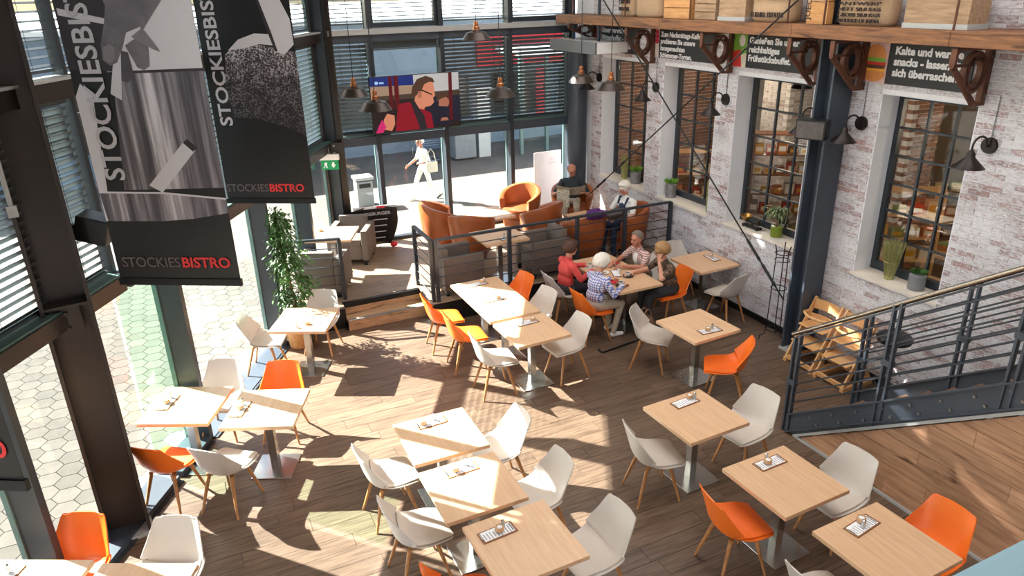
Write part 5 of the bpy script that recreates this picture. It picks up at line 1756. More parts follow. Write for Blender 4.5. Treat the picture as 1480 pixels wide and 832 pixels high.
MB().prism([(0.04, 0.10), (0.04, 0.06), (0.015, 0.06), (0.06, 0.0), (0.105, 0.06), (0.08, 0.06), (0.08, 0.10)], (0, -0.0075, 0.01), (1, 0, 0), (0, 0, 1), (0, -1, 0), 0.001).build('arrow_mark', 'letter_white', ex)
MB().prism([(-0.12, 0.0), (-0.095, 0.0), (-0.08, 0.045), (-0.06, 0.0), (-0.04, 0.0), (-0.055, 0.055), (-0.04, 0.09), (-0.07, 0.10), (-0.10, 0.08), (-0.09, 0.05)], (0, -0.0075, 0.01), (1, 0, 0), (0, 0, 1), (0, -1, 0), 0.001).build('runner_mark', 'letter_white', ex)
MB().cyl((0, 0, 0.24), (0, 0, 0.36), 0.008, n=6).build('hanger', 'grey_paint', ex)

# ------------------------------------------------------------------ people: blobs fused into one skin, coloured by region
def rotm(yaw=0, pitch=0, roll=0):
    return (Matrix.Rotation(R(yaw), 3, 'Z') @ Matrix.Rotation(R(pitch), 3, 'Y') @ Matrix.Rotation(R(roll), 3, 'X'))

class Body:
    def __init__(s):
        s.p = []
        s.mats = []
    def mi(s, m):
        if m not in s.mats: s.mats.append(m)
        return s.mats.index(m)
    def cone(s, a, b, r0, r1, m):
        s.p.append(('c', Vector(a), Vector(b), r0, r1, s.mi(m)))
    def ell(s, c, r, m, rot=None):
        s.p.append(('e', Vector(c), r, rot or Matrix.Identity(3), None, s.mi(m)))
    def limb(s, pts, rs, ms):
        for k in range(len(pts) - 1):
            s.cone(pts[k], pts[k + 1], rs[k], rs[k + 1], ms[k])
    def hand(s, w, d, n, side, m, curl=0.35, sc=1.0):
        """wrist, direction of the fingers, back of the hand, side (+1 thumb to the left of d)"""
        w, d, n = Vector(w), Vector(d).normalized(), Vector(n).normalized()
        n = (n - d * n.dot(d)).normalized()
        t = n.cross(d) * side
        rot = Matrix((d, t, n)).transposed()
        pc_ = w + d * 0.045 * sc
        s.ell(pc_, (0.052 * sc, 0.041 * sc, 0.017 * sc), m, rot)
        for k, (o, L) in enumerate(((0.030, 0.070), (0.011, 0.078), (-0.009, 0.072), (-0.028, 0.056))):
            a = pc_ + d * 0.040 * sc + t * o * sc
            b = a + (d * math.cos(curl) - n * math.sin(curl) + t * o * 1.2) * L * 0.55 * sc
            c = b + (d * math.cos(curl * 2.4) - n * math.sin(curl * 2.4)) * L * 0.5 * sc
            s.cone(a, b, 0.0098 * sc, 0.009 * sc, m); s.cone(b, c, 0.009 * sc, 0.0078 * sc, m)
        a = w + d * 0.022 * sc + t * 0.030 * sc
        b = a + (d * 0.55 + t * 0.75 - n * 0.25).normalized() * 0.036 * sc
        c = b + (d * 0.9 + t * 0.25 - n * 0.35).normalized() * 0.030 * sc
        s.cone(a, b, 0.0125 * sc, 0.0105 * sc, m); s.cone(b, c, 0.0105 * sc, 0.009 * sc, m)
    def head(s, c, rot, skin):
        """face looks along the local x of rot"""
        c = Vector(c)
        P = lambda x, y, z: c + rot @ Vector((x, y, z))
        s.ell(P(-0.012, 0, 0.020), (0.096, 0.076, 0.100), skin, rot)
        s.ell(P(0.016, 0, -0.045), (0.070, 0.060, 0.068), skin, rot)
        s.ell(P(0.060, 0, -0.088), (0.026, 0.028, 0.022), skin, rot)
        s.cone(P(0.080, 0, 0.012), P(0.103, 0, -0.028), 0.009, 0.014, skin)
        s.ell(P(0.072, 0, 0.030), (0.020, 0.046, 0.014), skin, rot)
        for e in (-1, 1):
            s.ell(P(-0.010, e * 0.077, -0.008), (0.018, 0.009, 0.030), skin, rot)
            s.ell(P(0.055, e * 0.036, -0.032), (0.026, 0.024, 0.022), skin, rot)
        s.ell(P(0.080, 0, -0.058), (0.010, 0.024, 0.007), 'lip', rot)
    def build(s, name, parent, voxel=0.0085):
        mb = MB()
        for q in s.p:
            if q[0] == 'c':
                mb.ball(q[1], q[3], 12, 8); mb.ball(q[2], q[4], 12, 8)
                if (q[2] - q[1]).length > 1e-4: mb.cyl(q[1], q[2], q[3], q[4], 12)
            else:
                mb.ball(q[1], q[2], 18, 12, q[3])
        me = mb.mesh('blob')
        tmp = bpy.data.objects.new('blob', me); COL.objects.link(tmp)
        md = tmp.modifiers.new('fuse', 'REMESH'); md.mode = 'VOXEL'; md.voxel_size = voxel
        sm = tmp.modifiers.new('soft', 'SMOOTH'); sm.factor = 0.5; sm.iterations = 4
        dg = bpy.context.evaluated_depsgraph_get()
        out = bpy.data.meshes.new_from_object(tmp.evaluated_get(dg))
        bpy.data.objects.remove(tmp)
        n = len(out.polygons)
        ce = np.empty(n * 3); out.polygons.foreach_get('center', ce); ce = ce.reshape(-1, 3)
        best = np.full(n, 1e9); idx = np.zeros(n, int)
        for q in s.p:
            if q[0] == 'c':
                a, b = np.array(q[1]), np.array(q[2]); ab = b - a; L2 = max(ab @ ab, 1e-9)
                t = np.clip((ce - a) @ ab / L2, 0, 1)
                d = np.linalg.norm(ce - a - t[:, None] * ab, axis=1) - (q[3] + (q[4] - q[3]) * t)
            else:
                M3 = np.array(q[3]); rr = np.array(q[2])
                l = (ce - np.array(q[1])) @ M3
                d = (np.linalg.norm(l / rr, axis=1) - 1) * rr.min()
            k = d < best
            best[k] = d[k]; idx[k] = q[5]
        out.materials.clear()
        out.name = name
        o = link(name, out, s.mats, parent)
        out.polygons.foreach_set('material_index', idx.astype(np.int32))
        out.polygons.foreach_set('use_smooth', [True] * n)
        return o

def hair(parent, c, rot, m, style='short', puff=1.0):
    c = Vector(c)
    rnd = random.Random(5)
    lim = {'short': 0.02, 'bob': -0.30, 'crop': 0.15, 'bald': 0.10}[style]
    def fn(d):
        # d is a unit vector in head space: x is the face
        h = d.z - (lim + (1.05 if style != 'bob' else 1.35) * max(d.x, -0.55))
        q = min(max((h + 0.10) / 0.20, 0), 1)
        q = q * q * (3 - 2 * q)
        if d.z < -0.45: q *= max(0.0, 1 - (-0.45 - d.z) / 0.25)
        if style == 'bald':
            q *= min(max((0.55 - d.z) / 0.2, 0), 1) * min(max((0.25 - d.x) / 0.2, 0), 1)
        k = 1.0 + 0.035 * math.sin(d.x * 17 + d.z * 9) * math.sin(d.y * 19)
        return 0.88 + q * (k * (1.13 + 0.10 * (puff - 1)) - 0.88)
    MB().ball(c + rot @ Vector((-0.014, 0, 0.014)), (0.100 * puff ** 0.4, 0.082 * puff ** 0.5, 0.110), 40, 28, rot, fn).build('hair', m, parent, True)

def face_bits(parent, c, rot, glasses=None):
    c = Vector(c)
    for e in (-1, 1):
        MB().ball(c + rot @ Vector((0.079, e * 0.031, 0.004)), (0.009, 0.013, 0.007), 8, 6, rot).build('eye', 'eye_dark', parent, True)
    if glasses:
        mb = MB()
        for e in (-1, 1):
            pts = [c + rot @ Vector((0.104, e * 0.034 + 0.026 * math.cos(2 * PI * k / 14), 0.0 + 0.020 * math.sin(2 * PI * k / 14))) for k in range(14)]
            mb.tube(pts, 0.0028, 5, True)
            mb.tube([c + rot @ Vector((0.104, e * 0.060, 0.004)), c + rot @ Vector((0.05, e * 0.082, 0.004)), c + rot @ Vector((-0.01, e * 0.086, 0.0))], 0.0025, 5)
        mb.tube([c + rot @ Vector((0.106, -0.010, 0.004)), c + rot @ Vector((0.106, 0.010, 0.004))], 0.0025, 5)
        mb.build('glasses', glasses, parent)

def seated(label, loc, rz, sh, top, bottom, skin, shoe, hairm, style, lean, headrot, arms, legs=None, sleeve='short', glasses=None, puff=1.0, inner=None, bib=None, sc=1.0, group=None):
    """arms: ((elbow, wrist, finger direction, back of hand) left, same right) in body space"""
    t = thing('person', label, 'person', loc, R(rz), group)
    t.scale = (sc,) * 3
    B = Body()
    lx = lean
    pel = Vector((0.02, 0, sh + 0.10))
    B.ell(pel, (0.135, 0.172, 0.105), bottom)
    B.ell((0.01 + lx * 0.25, 0, sh + 0.22), (0.118, 0.158, 0.13), top)
    B.ell((lx * 0.65, 0, sh + 0.38), (0.118, 0.170, 0.15), top, rotm(0, lx * 60))
    shz = sh + 0.485
    B.cone((lx * 0.95 - 0.01, -0.135, shz), (lx * 0.95 - 0.01, 0.135, shz), 0.064, 0.064, top)
    B.cone((lx * 0.98, 0, shz + 0.03), (lx * 1.05, 0, shz + 0.075), 0.074, 0.056, top)
    hc = Vector((lx * 1.18 + 0.035, 0, shz + 0.225))
    hr = rotm(*headrot)
    B.cone((lx * 1.02, 0, shz + 0.05), hc + hr @ Vector((-0.02, 0, -0.06)), 0.052, 0.048, skin)
    if inner:
        B.ell((lx * 0.65 + 0.075, 0, sh + 0.38), (0.060, 0.060, 0.13), inner, rotm(0, lx * 60))
        B.ell((lx * 0.25 + 0.085, 0, sh + 0.24), (0.055, 0.055, 0.10), inner)
    if bib:
        B.ell((lx * 0.6 + 0.085, 0, sh + 0.33), (0.052, 0.105, 0.13), bib, rotm(0, lx * 60))
        B.ell((lx * 0.25 + 0.075, 0, sh + 0.19), (0.070, 0.135, 0.11), bib)
        for e in (-1, 1):
            B.limb([(lx * 0.7 + 0.118, e * 0.085, sh + 0.44), (lx * 0.95 + 0.05, e * 0.095, shz + 0.062), (lx * 0.9 - 0.06, e * 0.06, shz + 0.02)], [0.017] * 3, [bib] * 2)
    B.head(hc, hr, skin)
    for e, (el, wr, fd, bk) in zip((1, -1), arms):
        sp_ = Vector((lx * 0.95 - 0.01, e * 0.185, shz - 0.01))
        el, wr = Vector(el), Vector(wr)
        mid = sp_.lerp(el, 0.72)
        B.cone(sp_, mid, 0.060, 0.050, top)
        B.cone(mid, el, 0.044 if sleeve == 'short' else 0.050, 0.040 if sleeve == 'short' else 0.046, skin if sleeve == 'short' else top)
        B.cone(el, wr, 0.040 if sleeve == 'short' else 0.046, 0.027 if sleeve == 'short' else 0.036, skin if sleeve == 'short' else top)
        B.hand(wr, fd, bk, -e, skin)
    legs = legs or (((0.44, 0.11, sh + 0.06), (0.43, 0.11, 0.09), 0), ((0.44, -0.11, sh + 0.06), (0.46, -0.12, 0.09), 0))
    for e, (kn, an, toe) in zip((1, -1), legs):
        B.cone((0.04, e * 0.092, sh + 0.085), kn, 0.088, 0.062, bottom)
        B.cone(kn, an, 0.060, 0.042, bottom)
        an = Vector(an); fd = Vector((math.cos(R(toe)), math.sin(R(toe)), 0))
        B.cone(an + Vector((0, 0, -0.045)) - fd * 0.02, an + fd * 0.14 + Vector((0, 0, -0.055)), 0.040, 0.032, shoe)
    B.build('body', t)
    hair(t, hc, hr, hairm, style, puff)
    face_bits(t, hc, hr, glasses)
    return t

dn = (0, 0, 1)
# guests at the long coffee table (table top at 0.76)
seated('woman with brown hair in a red jacket at the coffee table', (5.04, 8.98, 0.0), -3, 0.455, 'red_jacket', 'dark_trousers', 'skin', 'shoe_dark', 'hair_brown', 'bob', 0.07, (5, 6, 0),
       (((0.20, 0.25, 0.78), (0.42, 0.14, 0.80), (1, -0.3, 0), dn), ((0.16, -0.27, 0.74), (0.40, -0.14, 0.80), (1, 0.3, 0), dn)), sleeve='long', puff=1.5)
seated('white haired woman in blue checked shirt seen from behind', (5.10, 8.22, 0.0), 6, 0.455, 'plaid_shirt', 'beige_trousers', 'skin', 'shoe_white', 'hair_white', 'bob', 0.10, (8, 10, 0),
       (((0.22, 0.26, 0.76), (0.42, 0.16, 0.80), (1, -0.3, 0), dn), ((0.16, -0.28, 0.74), (0.40, -0.16, 0.80), (1, 0.3, 0), dn)),
       legs=(((0.42, 0.10, 0.50), (0.36, 0.10, 0.09), 0), ((0.42, -0.12, 0.50), (0.28, -0.14, 0.09), -10)), sleeve='long', puff=1.6)
seated('grey haired guest in pink checked shirt leaning on the coffee table', (6.44, 8.86, 0.0), 183, 0.455, 'pink_check', 'grey_trousers', 'skin_tan', 'shoe_dark', 'hair_grey', 'short', 0.13, (12, 4, 0),
       (((0.26, 0.27, 0.80), (0.50, 0.10, 0.81), (1, -0.2, 0), dn), ((0.26, -0.26, 0.80), (0.52, -0.10, 0.81), (1, 0.3, 0), dn)), inner='white_shirt', puff=1.05)
seated('blond woman in dark floral blouse resting her chin on one hand', (6.48, 8.22, 0.0), 176, 0.455, 'dark_floral', 'dark_trousers', 'skin', 'shoe_dark', 'hair_blond', 'bob', 0.15, (-8, 12, 0),
       (((0.30, 0.20, 0.80), (0.275, 0.07, 1.005), (-0.05, -0.15, 1), (1, 0.3, 0)), ((0.30, -0.24, 0.80), (0.56, -0.20, 0.81), (1, 0.1, 0), dn)), glasses='black_metal', puff=1.5)
# newspaper reader in the tub chair
seated('man in dark polo shirt reading a newspaper in a tub chair', (6.96, 12.10, PZ), 238, 0.47, 'navy_shirt', 'beige_trousers', 'skin_tan', 'shoe_dark', 'hair_grey', 'bald', 0.02, (16, 20, 6),
       (((0.10, 0.36, 0.68), (0.32, 0.27, 0.80), (0.8, -0.5, 0.4), (-0.3, 0.5, 0.8)), ((0.08, -0.37, 0.68), (0.32, -0.27, 0.80), (0.8, 0.5, 0.4), (-0.3, -0.5, 0.8))), glasses='black_metal')
np_ = thing('newspaper', 'open newspaper held by the man in the tub chair', 'newspaper', (6.96, 12.10, PZ), R(238))
for e in (-1, 1):
    g = [[Vector((0.28 + 0.22 * j / 5 + 0.02 * (k / 6), e * (0.003 + 0.27 * k / 6), 0.735 + 0.21 * j / 5 + 0.05 * abs(k / 6) ** 1.5)) for k in range(7)] for j in range(6)]
    sheet(MB(), g, 0.003).build('page', 'news_page', np_)
g = [[Vector((0.46 + 0.03 * j / 4, -0.03 - 0.24 * k / 6, 0.90 - 0.34 * j / 4)) for k in range(7)] for j in range(5)]
sheet(MB(), g, 0.003).build('folded_page', 'news_page', np_)
# reading woman in apron
seated('white haired woman in white shirt and navy apron by the brick wall', (7.14, 10.42, PZ), 192, 0.47, 'white_shirt', 'navy_apron', 'skin', 'shoe_dark', 'hair_white', 'short', 0.06, (14, 26, 0),
       (((0.16, 0.27, 0.72), (0.34, 0.12, 0.70), (1, -0.3, -0.1), dn), ((0.16, -0.27, 0.72), (0.34, -0.12, 0.70), (1, 0.3, -0.1), dn)), glasses='sign_red', bib='navy_apron', puff=1.4)
# passer-by outside
wk = thing('person', 'woman dressed in white striding past outside the back glass', 'person', (5.55, 17.0, -0.07), R(186))
wk.scale = (0.94,) * 3
B = Body()
B.ell((0, 0, 0.92), (0.11, 0.155, 0.12), 'white_cloth'); B.ell((0.01, 0, 1.08), (0.10, 0.135, 0.14), 'white_shirt'); B.ell((0.02, 0, 1.24), (0.108, 0.15, 0.14), 'white_shirt')
B.cone((0.02, -0.12, 1.345), (0.02, 0.12, 1.345), 0.058, 0.058, 'white_shirt')
hc = Vector((0.075, 0, 1.56)); hr = rotm(4, 8, 0)
B.cone((0.03, 0, 1.36), hc + Vector((-0.02, 0, -0.06)), 0.052, 0.046, 'skin_tan')
B.head(hc, hr, 'skin_tan')
B.limb([(0.02, -0.175, 1.33), (0.10, -0.22, 1.08), (0.34, -0.20, 0.94)], [0.055, 0.042, 0.028], ['white_shirt', 'skin_tan'])
B.hand((0.34, -0.20, 0.94), (1, 0.05, -0.5), (0.3, -0.9, 0.3), 1, 'skin_tan', 0.5)
B.limb([(0.0, 0.175, 1.33), (-0.06, 0.22, 1.07), (0.13, 0.17, 1.03)], [0.055, 0.042, 0.028], ['white_shirt', 'skin_tan'])
B.hand((0.13, 0.17, 1.03), (1, -0.5, 0.1), (0.1, 0.6, 0.8), -1, 'skin_tan', 0.6)
B.limb([(0.02, -0.085, 0.88), (0.20, -0.09, 0.50), (0.30, -0.09, 0.10)], [0.088, 0.062, 0.055], ['white_cloth', 'white_cloth'])
B.limb([(-0.01, 0.085, 0.88), (-0.10, 0.09, 0.48), (-0.40, 0.09, 0.16)], [0.088, 0.062, 0.055], ['white_cloth', 'white_cloth'])
B.cone((0.28, -0.09, 0.05), (0.43, -0.09, 0.04), 0.042, 0.034, 'shoe_white'); B.cone((-0.42, 0.09, 0.11), (-0.30, 0.09, 0.03), 0.040, 0.032, 'shoe_dark')
B.build('body', wk, 0.011)
hair(wk, hc, hr, 'hair_white', 'short', 1.1)
face_bits(wk, hc, hr, 'black_metal')
bg = thing('handbag', 'beige shoulder bag on the striding woman', 'bag', (5.68, 16.78, -0.07), R(186))
MB().cbox((0, 0, 0.86), (0.30, 0.09, 0.26), 0.02).build('pouch', 'bag_brown' if False else 'newsprint', bg)
MB().tube([(0.12, 0, 0.98), (0.08, 0.0, 1.2), (0.0, 0.0, 1.31), (-0.08, 0, 1.2), (-0.12, 0, 0.98)], 0.010, 6).build('strap', 'newsprint', bg)

# ------------------------------------------------------------------ coffee things on the long table
def cup(x, y, label, dark=True):
    t = thing('coffee_cup', label, 'cup', (x, y, 0.771), 0, 'coffee cups on the long table')
    MB().lathe([(0.0, 0.0), (0.024, 0.0), (0.038, 0.02), (0.043, 0.062), (0.040, 0.062), (0.034, 0.02), (0.0, 0.010)], 18, cap=False).build('cup_wall', 'china', t, 'auto')
    MB().lathe([(0.0, 0.05), (0.039, 0.051), (0.0, 0.052)], 16, cap=False).build('coffee_surface', 'coffee', t)
    MB().tube([(0.038, 0, 0.052), (0.060, 0, 0.050), (0.064, 0, 0.034), (0.054, 0, 0.020), (0.036, 0, 0.018)], 0.005, 6).build('handle', 'china', t, 'auto')
    s = thing('saucer', 'dark rimmed saucer under the ' + label, 'saucer', (x, y, 0.761), 0, 'saucers on the long table')
    MB().lathe([(0.0, 0), (0.05, 0), (0.082, 0.012), (0.080, 0.015), (0.05, 0.006), (0.0, 0.008)], 24, cap=False).build('dish', 'saucer_dark' if dark else 'china', s, 'auto')
    MB().bar((0.03, -0.06, 0.018), (0.09, 0.03, 0.022), 0.012, 0.003).build('tea_spoon', 'chrome', s)
cup(5.87, 9.30, 'cup at the far table end')
cup(5.53, 9.03, 'cup before the red jacket guest', False)
cup(5.54, 8.18, 'cup at the near table end')
cup(5.84, 8.44, 'cup before the floral blouse guest')
def plate(x, y, r, label, m='china'):
    t = thing('plate', label, 'plate', (x, y, 0.761), 0, 'plates on the coffee table')
    MB().lathe([(0.0, 0), (r * 0.65, 0), (r, 0.014), (r * 0.98, 0.017), (r * 0.65, 0.005), (0.0, 0.005)], 24, cap=False).build('dish', m, t, 'auto')
    MB().ball((0.01, 0, 0.014), (r * 0.35, r * 0.25, 0.012), 10, 6).build('crumbs', 'jar_wood', t, True)
plate(5.92, 8.99, 0.115, 'large white plate with red napkin before the pink checked guest')
plate(5.60, 8.72, 0.075, 'small white plate between the two women on the left')
def napkin(x, y, z, s, label):
    t = thing('napkin', label, 'napkin', (x, y, z), R(30), 'red paper napkins')
    g = [[Vector(((i / 6 - 0.5) * s, (j / 6 - 0.5) * s, 0.012 + 0.014 * math.sin(i * 1.9 + j) * math.cos(j * 1.4))) for j in range(7)] for i in range(7)]
    sheet(MB(), g, 0.003).build('folded_paper', 'red_napkin', t)
napkin(5.94, 8.97, 0.775, 0.13, 'red napkin on the large white plate')
napkin(5.50, 8.36, 0.760, 0.15, 'crumpled red napkin near the table end')
def tray(x, y, rz, label):
    t = thing('serving_tray', label, 'tray', (x, y, 0.761), R(rz), 'small trays on the coffee table')
    MB().cbox((0, 0, 0.005), (0.28, 0.12, 0.008), 0.002).build('board', 'board_wood', t)
    MB().bb(-0.125, 0.125, -0.05, 0.05, 0.009, 0.0105).build('sheet', 'paper', t)
    j = thing('milk_jug', 'tiny white milk jug on the ' + label, 'jug', (x + 0.05, y, 0.772), 0, 'milk jugs')
    MB().lathe([(0.0, 0), (0.022, 0), (0.028, 0.025), (0.020, 0.05), (0.024, 0.06), (0.020, 0.06), (0.0, 0.02)], 14, cap=False).build('jug_wall', 'china', j, 'auto')
    MB().tube([(0.024, 0, 0.05), (0.042, 0, 0.04), (0.026, 0, 0.018)], 0.004, 6).build('handle', 'china', j)
tray(5.70, 9.02, 80, 'far tray on the coffee table')
tray(5.74, 8.62, 70, 'middle tray on the coffee table')

# brown handbag and walking stick under the table
bg = thing('handbag', 'slouchy brown leather handbag on the floor under the coffee table', 'bag', (5.86, 7.98, 0), R(15))
rings = []
for z, k in ((0.0, 0.9), (0.03, 1.0), (0.12, 0.98), (0.22, 0.82), (0.27, 0.62)):
    rings.append([Vector((0.20 * k * math.cos(a) * (1 + 0.06 * math.sin(3 * a + z * 30)), 0.095 * k * math.sin(a), z)) for a in [2 * PI * i / 20 for i in range(20)]])
MB().loft(rings).build('pouch', 'bag_brown', bg, True)
for e in (-0.04, 0.04):
    MB().tube([(0.09 * math.cos(a), e, 0.25 + 0.16 * math.sin(a)) for a in [PI * k / 10 for k in range(11)]], 0.010, 6).build('strap', 'bag_brown', bg)
cn = thing('walking_stick', 'dark walking stick lying on the floor by the coffee table', 'stick', (5.02, 7.74, 0.014), R(8))
MB().cyl((0, 0, 0), (0.8, 0, 0), 0.013, n=8).build('shaft', 'black_metal', cn)
MB().tube([(0.02, 0, 0), (-0.02, 0.0, 0.0), (-0.05, 0.04, 0.0), (-0.03, 0.10, 0.0)], 0.016, 8).build('handle', 'black_metal', cn)

# purple coat and grey jacket over the tub chairs
def cloth_heap(name, label, loc, rx, ry, h, m, seed):
    t = thing(name, label, 'coat', loc)
    rn = random.Random(seed)
    ph = [rn.random() * 6 for _ in range(6)]
    def fn(d):
        return 1 + 0.18 * math.sin(d.x * 7 + ph[0]) * math.sin(d.y * 6 + ph[1]) + 0.10 * math.sin(d.z * 12 + d.x * 9 + ph[2])
    MB().ball((0, 0, h * 0.5), (rx, ry, h * 0.6), 28, 16, None, fn).build('cloth_folds', m, t, True)
    MB().tube([(-rx * 0.8, -ry * 0.6, h * 0.6), (-rx * 0.2, -ry * 0.95, h * 0.75), (rx * 0.5, -ry * 0.7, h * 0.8), (rx * 0.9, 0, h * 0.5)], [0.03, 0.045, 0.045, 0.03], 8).build('sleeve', m, t, True)
cloth_heap('coat', 'purple coat thrown over the tub chair behind the railing', (6.26, 10.08, 1.16), 0.18, 0.11, 0.16, 'purple_cloth', 3)
cloth_heap('jacket', 'grey jacket heaped between the two tub chairs at the railing', (6.70, 10.14, 1.08), 0.20, 0.10, 0.16, 'grey_cloth', 8)

# ------------------------------------------------------------------ plants
def leaf_card(mb, p, d, n, L, W, droop=0.3):
    d = Vector(d).normalized(); n = Vector(n).normalized()
    s = d.cross(n).normalized()
    n = s.cross(d)
    a, b, c = Vector(p), Vector(p) + d * L * 0.5, Vector(p) + d * L * 0.95 - Vector((0, 0, droop * L * 0.5))
    mb.add([a, b + s * W / 2 + n * W * 0.15, c, b - s * W / 2 + n * W * 0.15, b], [(0, 1, 4), (1, 2, 4), (0, 4, 3), (4, 2, 3)])
fc = thing('potted_tree', 'tall leafy potted fig tree beside the angled glass wall', 'plant', (1.19, 10.05, 0))
MB().lathe([(0.0, 0), (0.15, 0), (0.19, 0.30), (0.20, 0.32), (0.17, 0.32), (0.16, 0.28), (0.0, 0.28)], 24, cap=False).build('pot', 'crate_wood', fc, 'auto')
MB().lathe([(0.0, 0.275), (0.16, 0.285), (0.0, 0.29)], 18, cap=False).build('soil', 'soil', fc)
rn = random.Random(11)
MB().tube([(0, 0, 0.27), (0.02, 0.01, 0.6), (-0.02, 0.0, 1.0), (-0.06, 0.03, 1.5), (-0.10, 0.03, 1.95)], [0.024, 0.021, 0.017, 0.012, 0.006], 8).build('trunk', 'bark', fc, 'auto')
fol = MB()
WO = Vector((1.19 - CX, 10.05 - CY, 0))      # keep the crown on this side of the glass
for k in range(46):
    z = 0.42 + 1.55 * (k / 46) ** 0.9
    prof = 0.50 * min(1, (z - 0.25) / 0.5) * max(0.18, 1 - max(0, z - 0.9) / 1.25)
    a = k * 2.4 + rn.random()
    L = prof * (0.65 + 0.5 * rn.random())
    base = Vector((-0.06 * (z / 1.9), 0.02, z))
    tip = base + Vector((math.cos(a) * L, math.sin(a) * L, 0.10 * rn.random() - 0.12 * L))
    while (tip + WO).dot(NV) < 0.26: tip = base.lerp(tip, 0.8)
    mid = base.lerp(tip, 0.5) + Vector((0, 0, 0.07))
    MB().tube([base, mid, tip], [0.006, 0.004, 0.002], 5).build('branch', 'bark', fc)
    for q in range(68):
        t_ = 0.25 + 0.75 * rn.random()
        p = base.lerp(mid, t_ * 2) if t_ < 0.5 else mid.lerp(tip, t_ * 2 - 1)
        p = p + Vector((rn.gauss(0, 0.045), rn.gauss(0, 0.045), rn.gauss(0, 0.05)))
        d = Vector((math.cos(a) * 0.6 + rn.gauss(0, 0.5), math.sin(a) * 0.6 + rn.gauss(0, 0.5), -0.5 + rn.gauss(0, 0.35)))
        if (p + WO).dot(NV) < 0.20 or (p.x > 0.10 and p.y < -0.05 and p.z < 0.86): continue
        leaf_card(fol, p, d, (rn.gauss(0, 0.4), rn.gauss(0, 0.4), 1), 0.060 + 0.03 * rn.random(), 0.026 + 0.01 * rn.random())
tag(fol.build('foliage', 'leaf', fc), kind='stuff')

def blade(L, W, bend, n=6):
    g = []
    for k in range(n + 1):
        t_ = k / n
        x = L * t_ * math.cos(bend * t_ * 0.6)
        z = L * (t_ * math.sin(1.15) - bend * t_ * t_ * 0.62)
        w = W * (0.5 + 1.6 * t_ * (1 - t_)) * (1 - t_ ** 4) / 2 + 0.001
        g.append([Vector((x * 0.75, -w, z)), Vector((x * 0.75, 0, z - w * 0.35)), Vector((x * 0.75, w, z))])
    return g
dr = thing('potted_palm', 'spiky green houseplant in a green pot on the third sill', 'plant', (7.82, 7.56, SZ + 0.008))
MB().lathe([(0.0, 0), (0.075, 0), (0.085, 0.02), (0.085, 0.16), (0.078, 0.165), (0.072, 0.15), (0.0, 0.14)], 22, cap=False).build('pot', 'pot_green', dr, 'auto')
MB().tube([(0, 0, 0.13), (0.01, 0, 0.25), (0.0, 0.01, 0.36)], 0.015, 8).build('stem', 'bark', dr, 'auto')
MB().prism([(0.0, 0.0), (0.05, 0.0), (0.05, 0.05), (0.0, 0.05)], (-0.08, -0.03, 0.14), (0, 1, 0), (0, 0.2, 1), (1, 0, 0), 0.002).build('price_tag', 'paper', dr)
for k in range(38):
    L = 0.34 + 0.16 * rn.random()
    me = sheet(MB(), blade(L, 0.030, 0.9 + 0.9 * rn.random() + (0 if k < 22 else 0.5)), 0.0015).mesh('palm_leaf', True)
    o = link('leaf', me, 'leaf_pale', dr, (0, 0, 0.24 + 0.14 * k / 38), k * 2.399)
    o.scale = (0.62 if math.cos(k * 2.399) > 0.3 else 1.0, 1, 1)

def can_plant(label, x, y, r, h, potm, leafm, n, lh, spread):
    t = thing('potted_grass', label, 'plant', (x, y, SZ + 0.008))
    MB().lathe([(0.0, 0), (r, 0), (r, h * 0.86), (r * 0.86, h * 0.9), (r * 0.9, h), (r * 0.84, h), (r * 0.8, h * 0.9), (0, h * 0.88)], 22, cap=False).build('pot', potm, t, 'auto')
    MB().lathe([(r * 1.01, h * 0.12), (r * 1.04, h * 0.14), (r * 1.01, h * 0.16)], 22, cap=False).build('pot_band', potm, t)
    mb = MB()
    for k in range(n):
        a = rn.random() * 2 * PI; q = r * 0.8 * math.sqrt(rn.random())
        p = Vector((q * math.cos(a), q * math.sin(a), h * 0.9))
        d = Vector((math.cos(a) * spread * rn.random(), math.sin(a) * spread * rn.random(), 1))
        leaf_card(mb, p, d, (math.cos(a + 1), math.sin(a + 1), 0.2), lh * (0.6 + 0.5 * rn.random()), 0.012, 0.25)
    tag(mb.build('grass_tuft', leafm, t), kind='stuff')
can_plant('bright grass in a zinc can on the farthest window sill', 7.84, 11.22, 0.10, 0.24, 'zinc', 'leaf_bright', 240, 0.15, 0.9)
can_plant('small green plant in a zinc can on the second sill', 7.82, 10.10, 0.095, 0.26, 'zinc', 'leaf_bright', 220, 0.13, 0.9)
can_plant('low grass in a grey can on the sill nearest the stairs', 7.83, 5.26, 0.095, 0.21, 'pot_grey', 'leaf', 240, 0.09, 0.7)
def sheaf(label, x, y, h, m, r0, r1):
    t = thing('dried_grass_sheaf', label, 'plant', (x, y, SZ + 0.008))
    mb = MB()
    for k in range(150):
        a = rn.random() * 2 * PI; q = math.sqrt(rn.random())
        p = Vector((r0 * q * math.cos(a), r0 * q * math.sin(a), 0.0))
        e = Vector((r1 * q * math.cos(a + 0.3), r1 * q * math.sin(a + 0.3), h * (0.92 + 0.1 * rn.random())))
        mb.cyl(p, e, 0.0035, 0.0025, 4, False)
    tag(mb.build('stalks', m, t), kind='stuff')
    MB().lathe([(r0 * 1.05, 0.0), (r0 * 1.06, 0.04), (r0 * 1.02, 0.045)], 18, cap=False).build('base_band', m, t)
    MB().lathe([((r0 * 0.55 + r1 * 0.45) * 1.03, h * 0.45), ((r0 * 0.55 + r1 * 0.45) * 1.05, h * 0.47), ((r0 * 0.5 + r1 * 0.5) * 1.03, h * 0.49)], 18, cap=False).build('tie_band', m, t)
